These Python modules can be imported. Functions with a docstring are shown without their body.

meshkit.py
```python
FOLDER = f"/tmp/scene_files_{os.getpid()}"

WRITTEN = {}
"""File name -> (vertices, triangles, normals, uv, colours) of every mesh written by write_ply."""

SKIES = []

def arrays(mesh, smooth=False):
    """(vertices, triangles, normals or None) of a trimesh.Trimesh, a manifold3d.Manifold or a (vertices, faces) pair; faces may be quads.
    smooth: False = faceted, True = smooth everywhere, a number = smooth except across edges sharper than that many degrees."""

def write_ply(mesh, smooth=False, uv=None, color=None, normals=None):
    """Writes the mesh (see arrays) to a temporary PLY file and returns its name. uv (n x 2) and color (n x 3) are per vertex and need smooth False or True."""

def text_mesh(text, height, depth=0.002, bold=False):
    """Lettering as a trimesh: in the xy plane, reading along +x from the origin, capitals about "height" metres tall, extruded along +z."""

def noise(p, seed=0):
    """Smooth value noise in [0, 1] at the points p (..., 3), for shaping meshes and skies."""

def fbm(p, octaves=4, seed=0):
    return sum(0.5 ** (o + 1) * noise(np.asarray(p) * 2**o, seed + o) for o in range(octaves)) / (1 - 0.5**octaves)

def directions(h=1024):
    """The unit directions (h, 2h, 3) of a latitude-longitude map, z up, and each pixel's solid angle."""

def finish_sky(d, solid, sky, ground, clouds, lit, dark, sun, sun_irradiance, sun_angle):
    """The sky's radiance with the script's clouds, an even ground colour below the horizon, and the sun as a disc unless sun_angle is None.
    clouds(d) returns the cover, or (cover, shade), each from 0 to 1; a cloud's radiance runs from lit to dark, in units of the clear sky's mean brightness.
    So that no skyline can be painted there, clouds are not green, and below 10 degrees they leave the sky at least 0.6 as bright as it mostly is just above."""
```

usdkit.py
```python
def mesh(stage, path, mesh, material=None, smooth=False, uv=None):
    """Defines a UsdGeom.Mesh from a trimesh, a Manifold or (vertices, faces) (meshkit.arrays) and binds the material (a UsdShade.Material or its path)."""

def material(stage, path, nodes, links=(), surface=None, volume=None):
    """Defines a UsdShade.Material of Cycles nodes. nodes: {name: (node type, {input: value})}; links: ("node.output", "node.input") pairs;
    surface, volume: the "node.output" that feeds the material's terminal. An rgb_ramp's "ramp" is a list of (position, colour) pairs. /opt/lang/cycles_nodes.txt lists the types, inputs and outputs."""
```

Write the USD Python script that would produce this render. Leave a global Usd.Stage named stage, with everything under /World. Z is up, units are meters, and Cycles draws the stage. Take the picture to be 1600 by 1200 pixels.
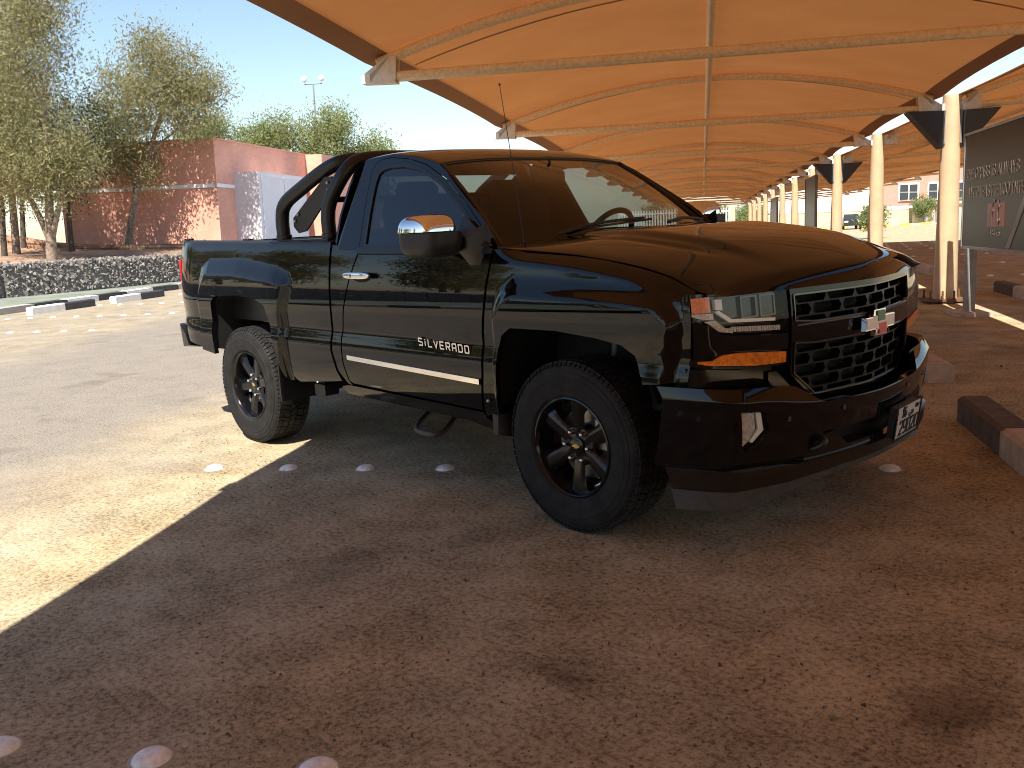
import math, random
import numpy as np, trimesh, shapely, usdkit, meshkit
from shapely.geometry import Polygon, LineString, box as sbox
from scipy.interpolate import PchipInterpolator
from pxr import Usd, UsdGeom, UsdShade, UsdLux, Sdf, Gf, Vt

stage = Usd.Stage.CreateInMemory()
UsdGeom.SetStageUpAxis(stage, UsdGeom.Tokens.z)
UsdGeom.SetStageMetersPerUnit(stage, 1.0)
world = UsdGeom.Xform.Define(stage, '/World')
stage.SetDefaultPrim(world.GetPrim())
UsdGeom.Scope.Define(stage, '/World/Looks')
T = Sdf.ValueTypeNames
RNG = np.random.default_rng(7)

# ---------------------------------------------------------------- camera, sky, sun, exposure
# metres; the origin is the ground under the truck's front axle, +x the way the truck faces, the ground plane is z = 0
CAM = np.array([2.9068, -3.9911, 1.4587])
RC = np.array([0.6844, 0.7271, -0.0529]); UC = np.array([-0.0930, 0.1591, 0.9829]); FC = np.array([-0.7231, 0.6678, -0.1765])
UP = np.array([-0.0014, 0.0265, 0.9996]); CA = np.array([-0.5813, 0.8134, -0.0224]); PE = np.array([0.8137, 0.5811, -0.0143])
FOCAL_PX = 1480.48
EXPOSURE = 1.28
SUN = -0.05 * PE - 0.60 * CA + 0.79 * UP
SUN = SUN / np.linalg.norm(SUN)
cam = UsdGeom.Camera.Define(stage, '/World/camera')
cam.CreateHorizontalApertureAttr(36.0); cam.CreateVerticalApertureAttr(27.0)
cam.CreateFocalLengthAttr(36.0 * FOCAL_PX / 1600)
cam.CreateClippingRangeAttr(Gf.Vec2f(0.05, 3000))
cam.CreateExposureAttr(EXPOSURE)
m = np.eye(4); m[0, :3] = RC; m[1, :3] = UC; m[2, :3] = -FC; m[3, :3] = CAM
cam.AddTransformOp().Set(Gf.Matrix4d(*m.ravel().tolist()))

el, rot = math.asin(SUN[2]), math.atan2(SUN[0], SUN[1])
sky_mat = usdkit.material(stage, '/World/Looks/sky', {
    'sky': ('sky_texture', {'sky_type': 'single_scattering', 'sun_disc': False, 'sun_elevation': el, 'sun_rotation': rot, 'altitude': 20.0, 'air_density': 1.0, 'aerosol_density': 0.5, 'ozone_density': 1.0}),
    'bg': ('background_shader', {'strength': 0.08})}, [('sky.color', 'bg.color')], surface='bg.background')
dome = UsdLux.DomeLight.Define(stage, '/World/sky')
UsdShade.MaterialBindingAPI.Apply(dome.GetPrim()).Bind(sky_mat)
dome.GetPrim().SetCustomDataByKey('kind', 'structure')
dome.GetPrim().SetCustomDataByKey('label', 'clear pale blue sky over the car park')
sun = UsdLux.DistantLight.Define(stage, '/World/sun')
sun.CreateNormalizeAttr(True); sun.CreateIntensityAttr(1.2); sun.CreateAngleAttr(0.5); sun.CreateColorAttr(Gf.Vec3f(1.0, 0.93, 0.82))
zax = SUN; xax = np.cross([0, 0, 1.0], zax); xax /= np.linalg.norm(xax); yax = np.cross(zax, xax)
m = np.eye(4); m[0, :3] = xax; m[1, :3] = yax; m[2, :3] = zax
sun.AddTransformOp().Set(Gf.Matrix4d(*m.ravel().tolist()))

# ---------------------------------------------------------------- helpers
def L(lat, long, rel):                       # canopy frame: right of the ridge, along it, above the camera
    return CAM + lat * PE + long * CA + rel * UP
def G(lat, long, z=0.0):                     # the point at height z over the ground plane
    p = CAM + lat * PE + long * CA
    return p + UP * ((z - p[2]) / UP[2])
ss = lambda t: (lambda q: q * q * (3 - 2 * q))(np.clip(t, 0, 1))
_names = {}
def numbered(parent, name):
    k = (parent, name); n = _names.get(k, 0); _names[k] = n + 1
    return f'{parent}/{name}' if n == 0 else f'{parent}/{name}_{n:03d}'
def tag(prim, label=None, category=None, group=None, kind=None):
    p = prim.GetPrim() if hasattr(prim, 'GetPrim') else prim
    for k, v in (('label', label), ('category', category), ('group', group), ('kind', kind)):
        if v: p.SetCustomDataByKey(k, v)
    return p
def path_of(p): return '/World' if p is None else (p if isinstance(p, str) else str(p.GetPrim().GetPath()))
def xf(parent, name, mat4=None, loc=None):
    x = UsdGeom.Xform.Define(stage, numbered(path_of(parent), name))
    if mat4 is not None: x.AddTransformOp().Set(Gf.Matrix4d(*np.asarray(mat4, float).T.ravel().tolist()))
    elif loc is not None: x.AddTranslateOp().Set(Gf.Vec3d(*map(float, loc)))
    return x
def thing(name, label, category, group=None, mat4=None, loc=None):
    x = xf(None, name, mat4, loc); tag(x, label, category, group); return x
def frame(o, x, y, z):                       # 4x4 with columns x, y, z, origin
    m = np.eye(4); m[:3, 0] = x; m[:3, 1] = y; m[:3, 2] = z; m[:3, 3] = o; return m
def inv_pts(mat4, p): return (np.asarray(p, float) - mat4[:3, 3]) @ np.linalg.inv(mat4[:3, :3]).T
def put(parent, name, mesh, mat, smooth=35, normals=None):
    path = numbered(path_of(parent), name)
    if isinstance(mesh, list): mesh = cat(mesh)
    if normals is not None:
        p = usdkit.mesh(stage, path, mesh, LOOK[mat], smooth=False)
        p.CreateNormalsAttr(Vt.Vec3fArray.FromNumpy(np.asarray(normals, np.float32))); p.SetNormalsInterpolation('vertex')
        return p
    return usdkit.mesh(stage, path, mesh, LOOK[mat], smooth=smooth)
def cat(ms):
    vs, fs, n = [], [], 0
    for a in ms:
        v, f = (np.asarray(a.vertices), np.asarray(a.faces)) if hasattr(a, 'vertices') else (np.asarray(a[0], float), np.asarray(a[1], int))
        if f.shape[1] == 4: f = np.vstack([f[:, [0, 1, 2]], f[:, [0, 2, 3]]])
        vs.append(v); fs.append(f + n); n += len(v)
    return trimesh.Trimesh(np.vstack(vs), np.vstack(fs), process=False)
def bx(cx, cy, cz, sx, sy, sz, bevel=0.0, rz=0.0, m4=None):
    if bevel > 0:
        b = min(bevel, sx * .45, sy * .45, sz * .45); pts = []
        for i in (-1, 1):
            for j in (-1, 1):
                for k in (-1, 1):
                    X, Y, Z = i * sx / 2, j * sy / 2, k * sz / 2
                    pts += [(X - i * b, Y, Z), (X, Y - j * b, Z), (X, Y, Z - k * b)]
        a = trimesh.convex.convex_hull(np.array(pts))
    else:
        a = trimesh.creation.box((sx, sy, sz))
    if rz: a.apply_transform(trimesh.transformations.rotation_matrix(rz, (0, 0, 1)))
    a.apply_translation((cx, cy, cz))
    if m4 is not None: a.apply_transform(m4)
    return a
def hull(pts): return trimesh.convex.convex_hull(np.asarray(pts, float))
def tube(pts, r, n=10, cap=True):
    pts = np.asarray(pts, float); k = len(pts); r = np.broadcast_to(np.asarray(r, float), (k,))
    d = np.gradient(pts, axis=0); d /= np.linalg.norm(d, axis=1, keepdims=True)
    ref = np.array([0, 0, 1.0]) if abs(d[0, 2]) < .8 else np.array([1.0, 0, 0])
    u = np.cross(d[0], ref); u /= np.linalg.norm(u); rings = []
    for i in range(k):
        u = u - d[i] * (u @ d[i]); u /= np.linalg.norm(u); w = np.cross(d[i], u)
        a = np.arange(n) * 2 * np.pi / n
        rings.append(pts[i] + r[i] * (np.cos(a)[:, None] * u + np.sin(a)[:, None] * w))
    v = np.vstack(rings); f = []
    for i in range(k - 1):
        for j in range(n):
            a, b = i * n + j, i * n + (j + 1) % n
            f += [(a, b, b + n), (a, b + n, a + n)]
    if cap:
        v = np.vstack([v, pts[0], pts[-1]]); c0, c1 = len(v) - 2, len(v) - 1
        for j in range(n):
            f += [(c0, (j + 1) % n, j), (c1, (k - 1) * n + j, (k - 1) * n + (j + 1) % n)]
    return trimesh.Trimesh(v, np.array(f), process=False)
def pillow(x0, x1, y0, y1, z0, z1, e=4.0, zc=0.0, za=-1.0, zb=1.0, n=40, m=14, taper=0.0):
    """A rounded box (superquadric), the slice of it between za and zb (-1 to 1)."""
    t = np.sin(np.linspace(np.arcsin(max(za, -1)), np.arcsin(min(zb, 1)), m)); a = np.linspace(0, 2 * np.pi, n, endpoint=False); V = []
    for q in t:
        r = max(1 - abs(q) ** e, 0) ** (1 / e); c, s = np.cos(a), np.sin(a); k = 2 / e
        X = np.sign(c) * np.abs(c) ** k * r; Y = np.sign(s) * np.abs(s) ** k * r
        Y = Y * (1 - taper * (X + 1) / 2)
        V.append(np.stack([(x0 + x1) / 2 + X * (x1 - x0) / 2, (y0 + y1) / 2 + Y * (y1 - y0) / 2, np.full(n, (z0 + z1) / 2 + q * (z1 - z0) / 2)], 1))
    F = [(i * n + j, i * n + (j + 1) % n, (i + 1) * n + (j + 1) % n, (i + 1) * n + j) for i in range(m - 1) for j in range(n)]; V = np.vstack(V); F = np.array(F)
    return trimesh.Trimesh(V, np.vstack([F[:, [0, 1, 2]], F[:, [0, 2, 3]]]), process=False)
def bez(pts, n=8):                           # rounded polyline (Chaikin)
    p = np.asarray(pts, float)
    for _ in range(3):
        q = [p[0]]
        for a, b in zip(p[:-1], p[1:]): q += [a * .75 + b * .25, a * .25 + b * .75]
        q.append(p[-1]); p = np.array(q)
    return p
def lathe(profile, n=48, axis='y'):          # profile: (radius, along) pairs
    pr = np.asarray(profile, float); k = len(pr); a = np.arange(n) * 2 * np.pi / n
    v = np.stack([np.outer(np.cos(a), pr[:, 0]), np.repeat(pr[None, :, 1], n, 0), np.outer(np.sin(a), pr[:, 0])], -1).reshape(-1, 3)
    if axis == 'z': v = v[:, [0, 2, 1]]
    f = []
    for i in range(n):
        j = (i + 1) % n
        for q in range(k - 1):
            A, B, D, E = i * k + q, i * k + q + 1, j * k + q, j * k + q + 1
            f += [(A, D, E), (A, E, B)] if axis == 'y' else [(A, E, D), (A, B, E)]
    t = trimesh.Trimesh(v, np.array(f), process=False); return t
def extrude(poly, h):                        # shapely polygon in xy to a prism along z
    gs = getattr(poly, 'geoms', [poly])
    return cat([trimesh.creation.extrude_polygon(g, h, engine='earcut') for g in gs if g.area > 1e-9])
def strokes(lines, w, h):
    return extrude(shapely.union_all([LineString(l).buffer(w / 2, cap_style=2, join_style=2) for l in lines]), h)
def xform(mesh, m4): a = mesh.copy(); a.apply_transform(m4); return a
def mirror_y(mesh, normals=None):
    v = np.array(mesh.vertices); v[:, 1] *= -1
    t = trimesh.Trimesh(v, np.array(mesh.faces)[:, ::-1], process=False)
    if normals is None: return t
    n = np.array(normals); n[:, 1] *= -1; return t, n

def panel(poly, fn, step=0.03, thick=0.02, outward=None, su=None, sv=None, vlines=()):
    """A sheet-metal panel: the polygon (u, v), with holes, filled by a grid, bent by fn(u, v) -> xyz (vectorised), with turned-in edges. Returns mesh and normals."""
    su, sv = su or step, sv or step
    x0, y0, x1, y1 = poly.bounds
    xs = np.linspace(x0, x1, max(2, int(math.ceil((x1 - x0) / su)) + 1)); ys = np.linspace(y0, y1, max(2, int(math.ceil((y1 - y0) / sv)) + 1))
    ys = np.unique(np.concatenate([[y for y in ys if all(abs(y - q) > .3 * sv for q in vlines) or y in (y0, y1)], [q for q in vlines if y0 < q < y1]]))
    bxs = [sbox(xs[i], ys[j], xs[i + 1], ys[j + 1]) for i in range(len(xs) - 1) for j in range(len(ys) - 1)]
    bxs = np.array(bxs, object)
    shapely.prepare(poly)
    inside = shapely.contains_properly(poly, bxs); touch = shapely.intersects(poly, bxs) & ~inside
    idx, uv, tris = {}, [], []
    def vid(p):
        k = (round(p[0], 6), round(p[1], 6))
        if k not in idx: idx[k] = len(uv); uv.append(k)
        return idx[k]
    for b in bxs[inside]:
        a0, b0, a1, b1 = b.bounds; q = [vid(p) for p in ((a0, b0), (a1, b0), (a1, b1), (a0, b1))]
        tris += [(q[0], q[1], q[2]), (q[0], q[2], q[3])]
    for g in shapely.intersection(poly, bxs[touch]):
        for s in getattr(g, 'geoms', [g]):
            if s.geom_type != 'Polygon' or s.area < 1e-8: continue
            v, f = trimesh.creation.triangulate_polygon(s, engine='earcut')
            ids = [vid(p) for p in v]
            tris += [(ids[a], ids[b], ids[c]) for a, b, c in f if len({ids[a], ids[b], ids[c]}) == 3]
    uv = np.array(uv); tris = np.array(tris)
    a, b, c = uv[tris[:, 0]], uv[tris[:, 1]], uv[tris[:, 2]]
    area = (b[:, 0] - a[:, 0]) * (c[:, 1] - a[:, 1]) - (b[:, 1] - a[:, 1]) * (c[:, 0] - a[:, 0])
    tris = tris[np.abs(area) > 1e-10]; area = area[np.abs(area) > 1e-10]
    tris[area < 0] = tris[area < 0][:, ::-1]
    e = 1.5e-3
    def nrm(u, v):
        n = np.cross(fn(u + e, v) - fn(u - e, v), fn(u, v + e) - fn(u, v - e)); return n / np.maximum(np.linalg.norm(n, axis=1, keepdims=True), 1e-12)
    P = fn(uv[:, 0], uv[:, 1]); N = nrm(uv[:, 0], uv[:, 1])
    flip = outward is not None and (N @ np.asarray(outward, float)).sum() < 0
    if flip: N = -N; tris = tris[:, ::-1]
    V, NN, F, base = [P], [N], [tris], len(P)
    if thick > 0:
        for g in getattr(poly, 'geoms', [poly]):
            for ring in [g.exterior, *g.interiors]:
                r = np.array(shapely.segmentize(ring, max(su, sv)).coords)
                if not np.allclose(r[0], r[-1]): r = np.vstack([r, r[0]])
                p = fn(r[:, 0], r[:, 1]); n = nrm(r[:, 0], r[:, 1]) * (-1 if flip else 1)
                k = len(r); t = np.gradient(p, axis=0); side = np.cross(t, n); side /= np.maximum(np.linalg.norm(side, axis=1, keepdims=True), 1e-9)
                V += [p, p - thick * n]; NN += [side, side]
                i = np.arange(k - 1)
                f = np.vstack([np.stack([base + i, base + k + i, base + k + i + 1], 1), np.stack([base + i, base + k + i + 1, base + i + 1], 1)])
                F.append(f); base += 2 * k
    return trimesh.Trimesh(np.vstack(V), np.vstack(F), process=False), np.vstack(NN)
def grid(fn, nu, nv, outward=None, us=None, vs=None):
    u = np.linspace(0, 1, nu) if us is None else us; v = np.linspace(-1, 1, nv) if vs is None else vs
    nu, nv = len(u), len(v)
    U, V = np.meshgrid(u, v, indexing='ij'); P = fn(U.ravel(), V.ravel())
    i, j = np.meshgrid(np.arange(nu - 1), np.arange(nv - 1), indexing='ij'); a = (i * nv + j).ravel()
    F = np.vstack([np.stack([a, a + nv, a + nv + 1], 1), np.stack([a, a + nv + 1, a + 1], 1)])
    t = trimesh.Trimesh(P, F, process=False)
    if outward is not None and (t.face_normals @ np.asarray(outward, float)).sum() < 0: t = trimesh.Trimesh(P, F[:, ::-1], process=False)
    return t

# ---------------------------------------------------------------- materials
LOOK = {}
def look(name, nodes, links=(), surface=None):
    LOOK[name] = usdkit.material(stage, f'/World/Looks/{name}', nodes, links, surface=surface)
def plain(name, color, rough=.5, metallic=0.0, vary=0.0, scale=8.0, bump=0.0, bscale=60.0, spec=.5, coat=0.0):
    """A principled surface; vary mixes the colour by noise, bump gives fine relief."""
    n = {'p': ('principled_bsdf', {'base_color': color, 'roughness': rough, 'metallic': metallic, 'specular_ior_level': spec, 'coat_weight': coat, 'coat_roughness': .03})}
    l = []
    if vary or bump: n['g'] = ('geometry', {})
    if vary:
        n['n'] = ('noise_texture', {'scale': scale, 'detail': 6.0, 'roughness': .65}); l.append(('g.position', 'n.vector'))
        lo = [c * (1 - vary) for c in color]; hi = [min(1, c * (1 + vary)) for c in color]
        n['r'] = ('rgb_ramp', {'ramp': [(.3, lo), (.7, hi)]}); l += [('n.fac', 'r.fac'), ('r.color', 'p.base_color')]
    if bump:
        n['bn'] = ('noise_texture', {'scale': bscale, 'detail': 5.0}); n['b'] = ('bump', {'strength': bump, 'distance': .01})
        l += [('g.position', 'bn.vector'), ('bn.fac', 'b.height'), ('b.normal', 'p.normal')]
    look(name, n, l, 'p.BSDF')
# truck
look('black_paint', {'g': ('geometry', {}), 'n': ('noise_texture', {'scale': 2.2, 'detail': 8.0, 'roughness': .7}), 'r': ('map_range', {'from_min': .45, 'from_max': .8, 'to_min': .012, 'to_max': .06, 'clamp': True}),
     'p': ('principled_bsdf', {'base_color': (.0020, .0020, .0023), 'roughness': .03, 'specular_ior_level': .43})},
     [('g.position', 'n.vector'), ('n.fac', 'r.value'), ('r.result', 'p.roughness')], 'p.BSDF')
look('dusty_paint', {'g': ('geometry', {}), 'n': ('noise_texture', {'scale': 5.0, 'detail': 8.0, 'roughness': .7}), 'r': ('rgb_ramp', {'ramp': [(.3, (.004, .004, .004)), (.75, (.018, .013, .009))]}),
     'p': ('principled_bsdf', {'roughness': .12, 'specular_ior_level': .55})}, [('g.position', 'n.vector'), ('n.fac', 'r.fac'), ('r.color', 'p.base_color')], 'p.BSDF')
plain('black_gloss', (.004, .004, .004), .08)
plain('black_satin', (.008, .008, .009), .38)
plain('black_plastic', (.010, .010, .010), .5, vary=.3, scale=30)
plain('grille_black', (.0045, .0045, .005), .4, spec=.25)
plain('lamp_rim', (.10, .10, .098), .25, .7)
plain('lamp_dark', (.012, .012, .012), .12)
plain('grey_plastic', (.055, .05, .045), .6, vary=.35, scale=14)
plain('dark_void', (.003, .003, .003), .85)
plain('chrome', (.85, .85, .86), .06, 1.0)
plain('smoked_chrome', (.13, .125, .12), .15, 1.0)
plain('tyre_rubber', (.012, .0115, .011), .72, vary=.6, scale=14, bump=.3, bscale=90, spec=.3)
plain('wheel_black', (.004, .004, .0045), .13)
plain('steel', (.35, .34, .33), .35, .9)
plain('interior', (.012, .011, .010), .7)
plain('amber', (.78, .19, .012), .12, vary=.45, scale=45, spec=.6)
plain('orange_reflector', (.85, .24, .10), .15, vary=.3, scale=70, spec=.6)
plain('clear_ribs', (.55, .50, .44), .2, vary=.4, scale=80)
plain('lamp_white', (.88, .90, .84), .18)
plain('red_lens', (.55, .012, .02), .1, vary=.3, scale=30)
plain('plate_white', (.6, .58, .55), .4, vary=.08, scale=40)
plain('ink', (.015, .014, .013), .5)
plain('flag_white', (.8, .72, .7), .3); plain('flag_red', (.6, .02, .035), .3); plain('flag_green', (.03, .16, .1), .3); plain('gold', (.8, .55, .2), .25, .8)
def pane(name, tint, f0=.045, rough=.012):   # a window pane: clear straight on, mirror-like at a slant, from either side
    look(name, {'w': ('layer_weight', {'blend': .5}), 'pw': ('math', {'math_type': 'power', 'value2': 5.0}), 'ma': ('math', {'math_type': 'multiply_add', 'value2': 1 - f0, 'value3': f0}), 't': ('transparent_bsdf', {'color': tint}), 'gl': ('glossy_bsdf', {'roughness': rough, 'color': (1, 1, 1)}), 'mix': ('mix_closure', {})},
     [('w.facing', 'pw.value1'), ('pw.value', 'ma.value1'), ('ma.value', 'mix.fac'), ('t.BSDF', 'mix.closure1'), ('gl.BSDF', 'mix.closure2')], 'mix.closure')
pane('lens', (.95, .95, .95), .022); pane('windshield_glass', (.40, .44, .44), .045); pane('tinted_glass', (.05, .055, .06), .075); pane('light_tint_glass', (.42, .47, .48), .06)
# ---------------------------------------------------------------- setting materials
def dotpos(vec): return {'g': ('geometry', {}), 'vm': ('vector_math', {'math_type': 'dot_product', 'vector2': [float(c) for c in vec]})}
CAMLAT = float(CAM @ PE)
n = dotpos(PE)
n.update({'lat': ('math', {'math_type': 'subtract', 'value2': CAMLAT}),
    'nb': ('noise_texture', {'scale': .55, 'detail': 5.0, 'roughness': .6}), 'nbm': ('math', {'math_type': 'multiply_add', 'value2': 3.2, 'value3': -1.6}), 'la': ('math', {'math_type': 'add'}),
    'mr': ('map_range', {'from_min': -4.6, 'from_max': -2.9, 'clamp': True}), 'mr2': ('map_range', {'from_min': -9.3, 'from_max': -8.0, 'to_min': .42, 'to_max': 0.0, 'clamp': True}), 'mx': ('math', {'math_type': 'maximum'}),
    'n1': ('noise_texture', {'scale': 2.4, 'detail': 12.0, 'roughness': .72}), 'n2': ('noise_texture', {'scale': 44.0, 'detail': 10.0, 'roughness': .82}), 'n2m': ('math', {'math_type': 'multiply', 'value2': .85}), 'sa': ('math', {'math_type': 'multiply_add', 'value2': .15}), 'n4': ('noise_texture', {'scale': .8, 'detail': 4.0}), 'hue': ('rgb_ramp', {'ramp': [(.35, (.93, .97, 1.02)), (.65, (1.06, .99, .90))]}), 'mh': ('mix_color', {'blend_type': 'multiply', 'fac': 1.0, 'use_clamp_result': False}), 'n3': ('noise_texture', {'scale': 150.0, 'detail': 3.0, 'roughness': .7}),
    'sand': ('rgb_ramp', {'ramp': [(.25, (.31, .25, .158)), (.42, (.395, .327, .212)), (.56, (.465, .392, .262)), (.72, (.52, .445, .31))]}),
    'speck': ('rgb_ramp', {'ramp': [(.37, (.16, .14, .13)), (.435, (.44, .42, .40)), (.49, (.80, .79, .78)), (.54, (1.0, 1.0, 1.0)), (.66, (1.16, 1.15, 1.12))]}), 'msp': ('mix_color', {'blend_type': 'multiply', 'fac': 1.0, 'use_clamp_result': False}),
    'vo': ('voronoi_texture', {'scale': 70.0, 'randomness': 1.0}), 'agg': ('rgb_ramp', {'ramp': [(0, (.25, .237, .225)), (.4, (.20, .19, .178)), (.65, (.095, .09, .083)), (1, (.05, .047, .044))]}),
    'vr': ('rgb_ramp', {'ramp': [(.2, (.72, .72, .72)), (.8, (1.25, 1.2, 1.15))]}), 'magg': ('mix_color', {'blend_type': 'multiply', 'fac': 1.0, 'use_clamp_result': False}), 'dust': ('mix_color', {'a': (0, 0, 0), 'b': (.26, .222, .178)}), 'dr': ('map_range', {'from_min': .35, 'from_max': .70, 'to_min': .40, 'to_max': .80, 'clamp': True}),
    'fin': ('mix_color', {}), 'st': ('noise_texture', {'scale': 1.1, 'detail': 4.0}), 'str': ('rgb_ramp', {'ramp': [(.33, (.55, .52, .5)), (.40, (1, 1, 1))]}), 'mst': ('mix_color', {'blend_type': 'multiply', 'fac': .45}),
    'o1': ('vector_math', {'math_type': 'distance', 'vector2': (1.86, -1.41, 0)}), 'o2': ('vector_math', {'math_type': 'distance', 'vector2': (.90, -2.01, 0)}), 'om2': ('math', {'math_type': 'add', 'value2': .12}), 'om': ('math', {'math_type': 'minimum'}), 'on': ('math', {'math_type': 'multiply_add', 'value2': .55, 'value3': -.27}), 'oa': ('math', {'math_type': 'add'}), 'vs': ('voronoi_texture', {'scale': 17.0, 'randomness': 1.0}), 'vsn': ('math', {'math_type': 'multiply_add', 'value2': .55}), 'vsr': ('rgb_ramp', {'ramp': [(.30, (.34, .31, .29)), (.40, (1, 1, 1))]}), 'mvs': ('mix_color', {'blend_type': 'multiply', 'fac': .85}), 'orr': ('rgb_ramp', {'ramp': [(.08, (.55, .50, .47)), (.20, (1, 1, 1))]}), 'mo': ('mix_color', {'blend_type': 'multiply', 'fac': 1.0}),
    'bh': ('math', {'math_type': 'multiply_add', 'value2': .6}), 'bv': ('math', {'math_type': 'multiply', 'value2': .8}), 'bmix': ('mix_float', {}), 'b': ('bump', {'strength': .55, 'distance': .012}), 'p': ('principled_bsdf', {'roughness': .92, 'specular_ior_level': .2})})
look('lot_ground', n, [('g.position', 'vm.vector1'), ('vm.value', 'lat.value1'), ('g.position', 'o1.vector1'), ('g.position', 'o2.vector1'), ('o1.value', 'om.value1'), ('o2.value', 'om2.value1'), ('om2.value', 'om.value2'), ('n1.fac', 'on.value1'), ('om.value', 'oa.value1'), ('on.value', 'oa.value2'), ('oa.value', 'orr.fac'), ('g.position', 'vs.vector'), ('vs.distance', 'vsn.value1') , ('n2.fac', 'vsn.value3'), ('vsn.value', 'vsr.fac'), ('mst.result', 'mvs.a'), ('vsr.color', 'mvs.b'), ('mvs.result', 'mo.a'), ('orr.color', 'mo.b'), ('g.position', 'nb.vector'), ('nb.fac', 'nbm.value1'), ('lat.value', 'la.value1'), ('nbm.value', 'la.value2'), ('la.value', 'mr.value'), ('la.value', 'mr2.value'), ('mr.result', 'mx.value1'), ('mr2.result', 'mx.value2'),
    ('g.position', 'n1.vector'), ('g.position', 'n2.vector'), ('g.position', 'n3.vector'), ('n1.fac', 'sand.fac'), ('n2.fac', 'n2m.value1'), ('n1.fac', 'sa.value1'), ('n2m.value', 'sa.value3'), ('sa.value', 'speck.fac'), ('g.position', 'n4.vector'), ('n4.fac', 'hue.fac'), ('sand.color', 'mh.a'), ('hue.color', 'mh.b'), ('mh.result', 'msp.a'), ('speck.color', 'msp.b'),
    ('g.position', 'vo.vector'), ('vo.distance', 'agg.fac'), ('n3.fac', 'vr.fac'), ('agg.color', 'magg.a'), ('vr.color', 'magg.b'), ('magg.result', 'dust.a'), ('n1.fac', 'dr.value'), ('dr.result', 'dust.fac'),
    ('dust.result', 'fin.a'), ('msp.result', 'fin.b'), ('mx.value', 'fin.fac'), ('g.position', 'st.vector'), ('st.fac', 'str.fac'), ('fin.result', 'mst.a'), ('str.color', 'mst.b'), ('mo.result', 'p.base_color'),
    ('n3.fac', 'bh.value1'), ('n2.fac', 'bh.value3'), ('vo.distance', 'bv.value1'), ('mx.value', 'bmix.fac'), ('bv.value', 'bmix.a'), ('bh.value', 'bmix.b'), ('bmix.result', 'b.height'), ('b.normal', 'p.normal')], 'p.BSDF')
look('shade_cloth', {'g': ('geometry', {}), 'n': ('noise_texture', {'scale': 1.2, 'detail': 5.0}), 'r': ('rgb_ramp', {'ramp': [(.3, (.56, .235, .080)), (.7, (.62, .27, .095))]}), 'n2': ('noise_texture', {'scale': 260.0, 'detail': 2.0}),
    'd': ('diffuse_bsdf', {}), 't': ('translucent_bsdf', {}), 'm': ('mix_closure', {'fac': .115}), 'b': ('bump', {'strength': .12, 'distance': .004}), 'n3': ('noise_texture', {'scale': 2.6, 'detail': 3.0, 'distortion': 1.2}), 'b2': ('bump', {'strength': .35, 'distance': .03})},
    [('g.position', 'n.vector'), ('n.fac', 'r.fac'), ('r.color', 'd.color'), ('r.color', 't.color'), ('g.position', 'n2.vector'), ('n2.fac', 'b.height'), ('g.position', 'n3.vector'), ('n3.fac', 'b2.height'), ('b2.normal', 'b.normal'), ('b.normal', 'd.normal'), ('b.normal', 't.normal'), ('d.BSDF', 'm.closure1'), ('t.BSDF', 'm.closure2')], 'm.closure')
look('cloth_hem', {'d': ('diffuse_bsdf', {'color': (.36, .20, .12)}), 't': ('translucent_bsdf', {'color': (.4, .23, .13)}), 'm': ('mix_closure', {'fac': .12})}, [('d.BSDF', 'm.closure1'), ('t.BSDF', 'm.closure2')], 'm.closure')
plain('cream_steel', (.50, .37, .235), .45, vary=.10, scale=5, bump=.05)
plain('cream_pipe', (.86, .62, .38), .5, vary=.2, scale=30)
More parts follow.
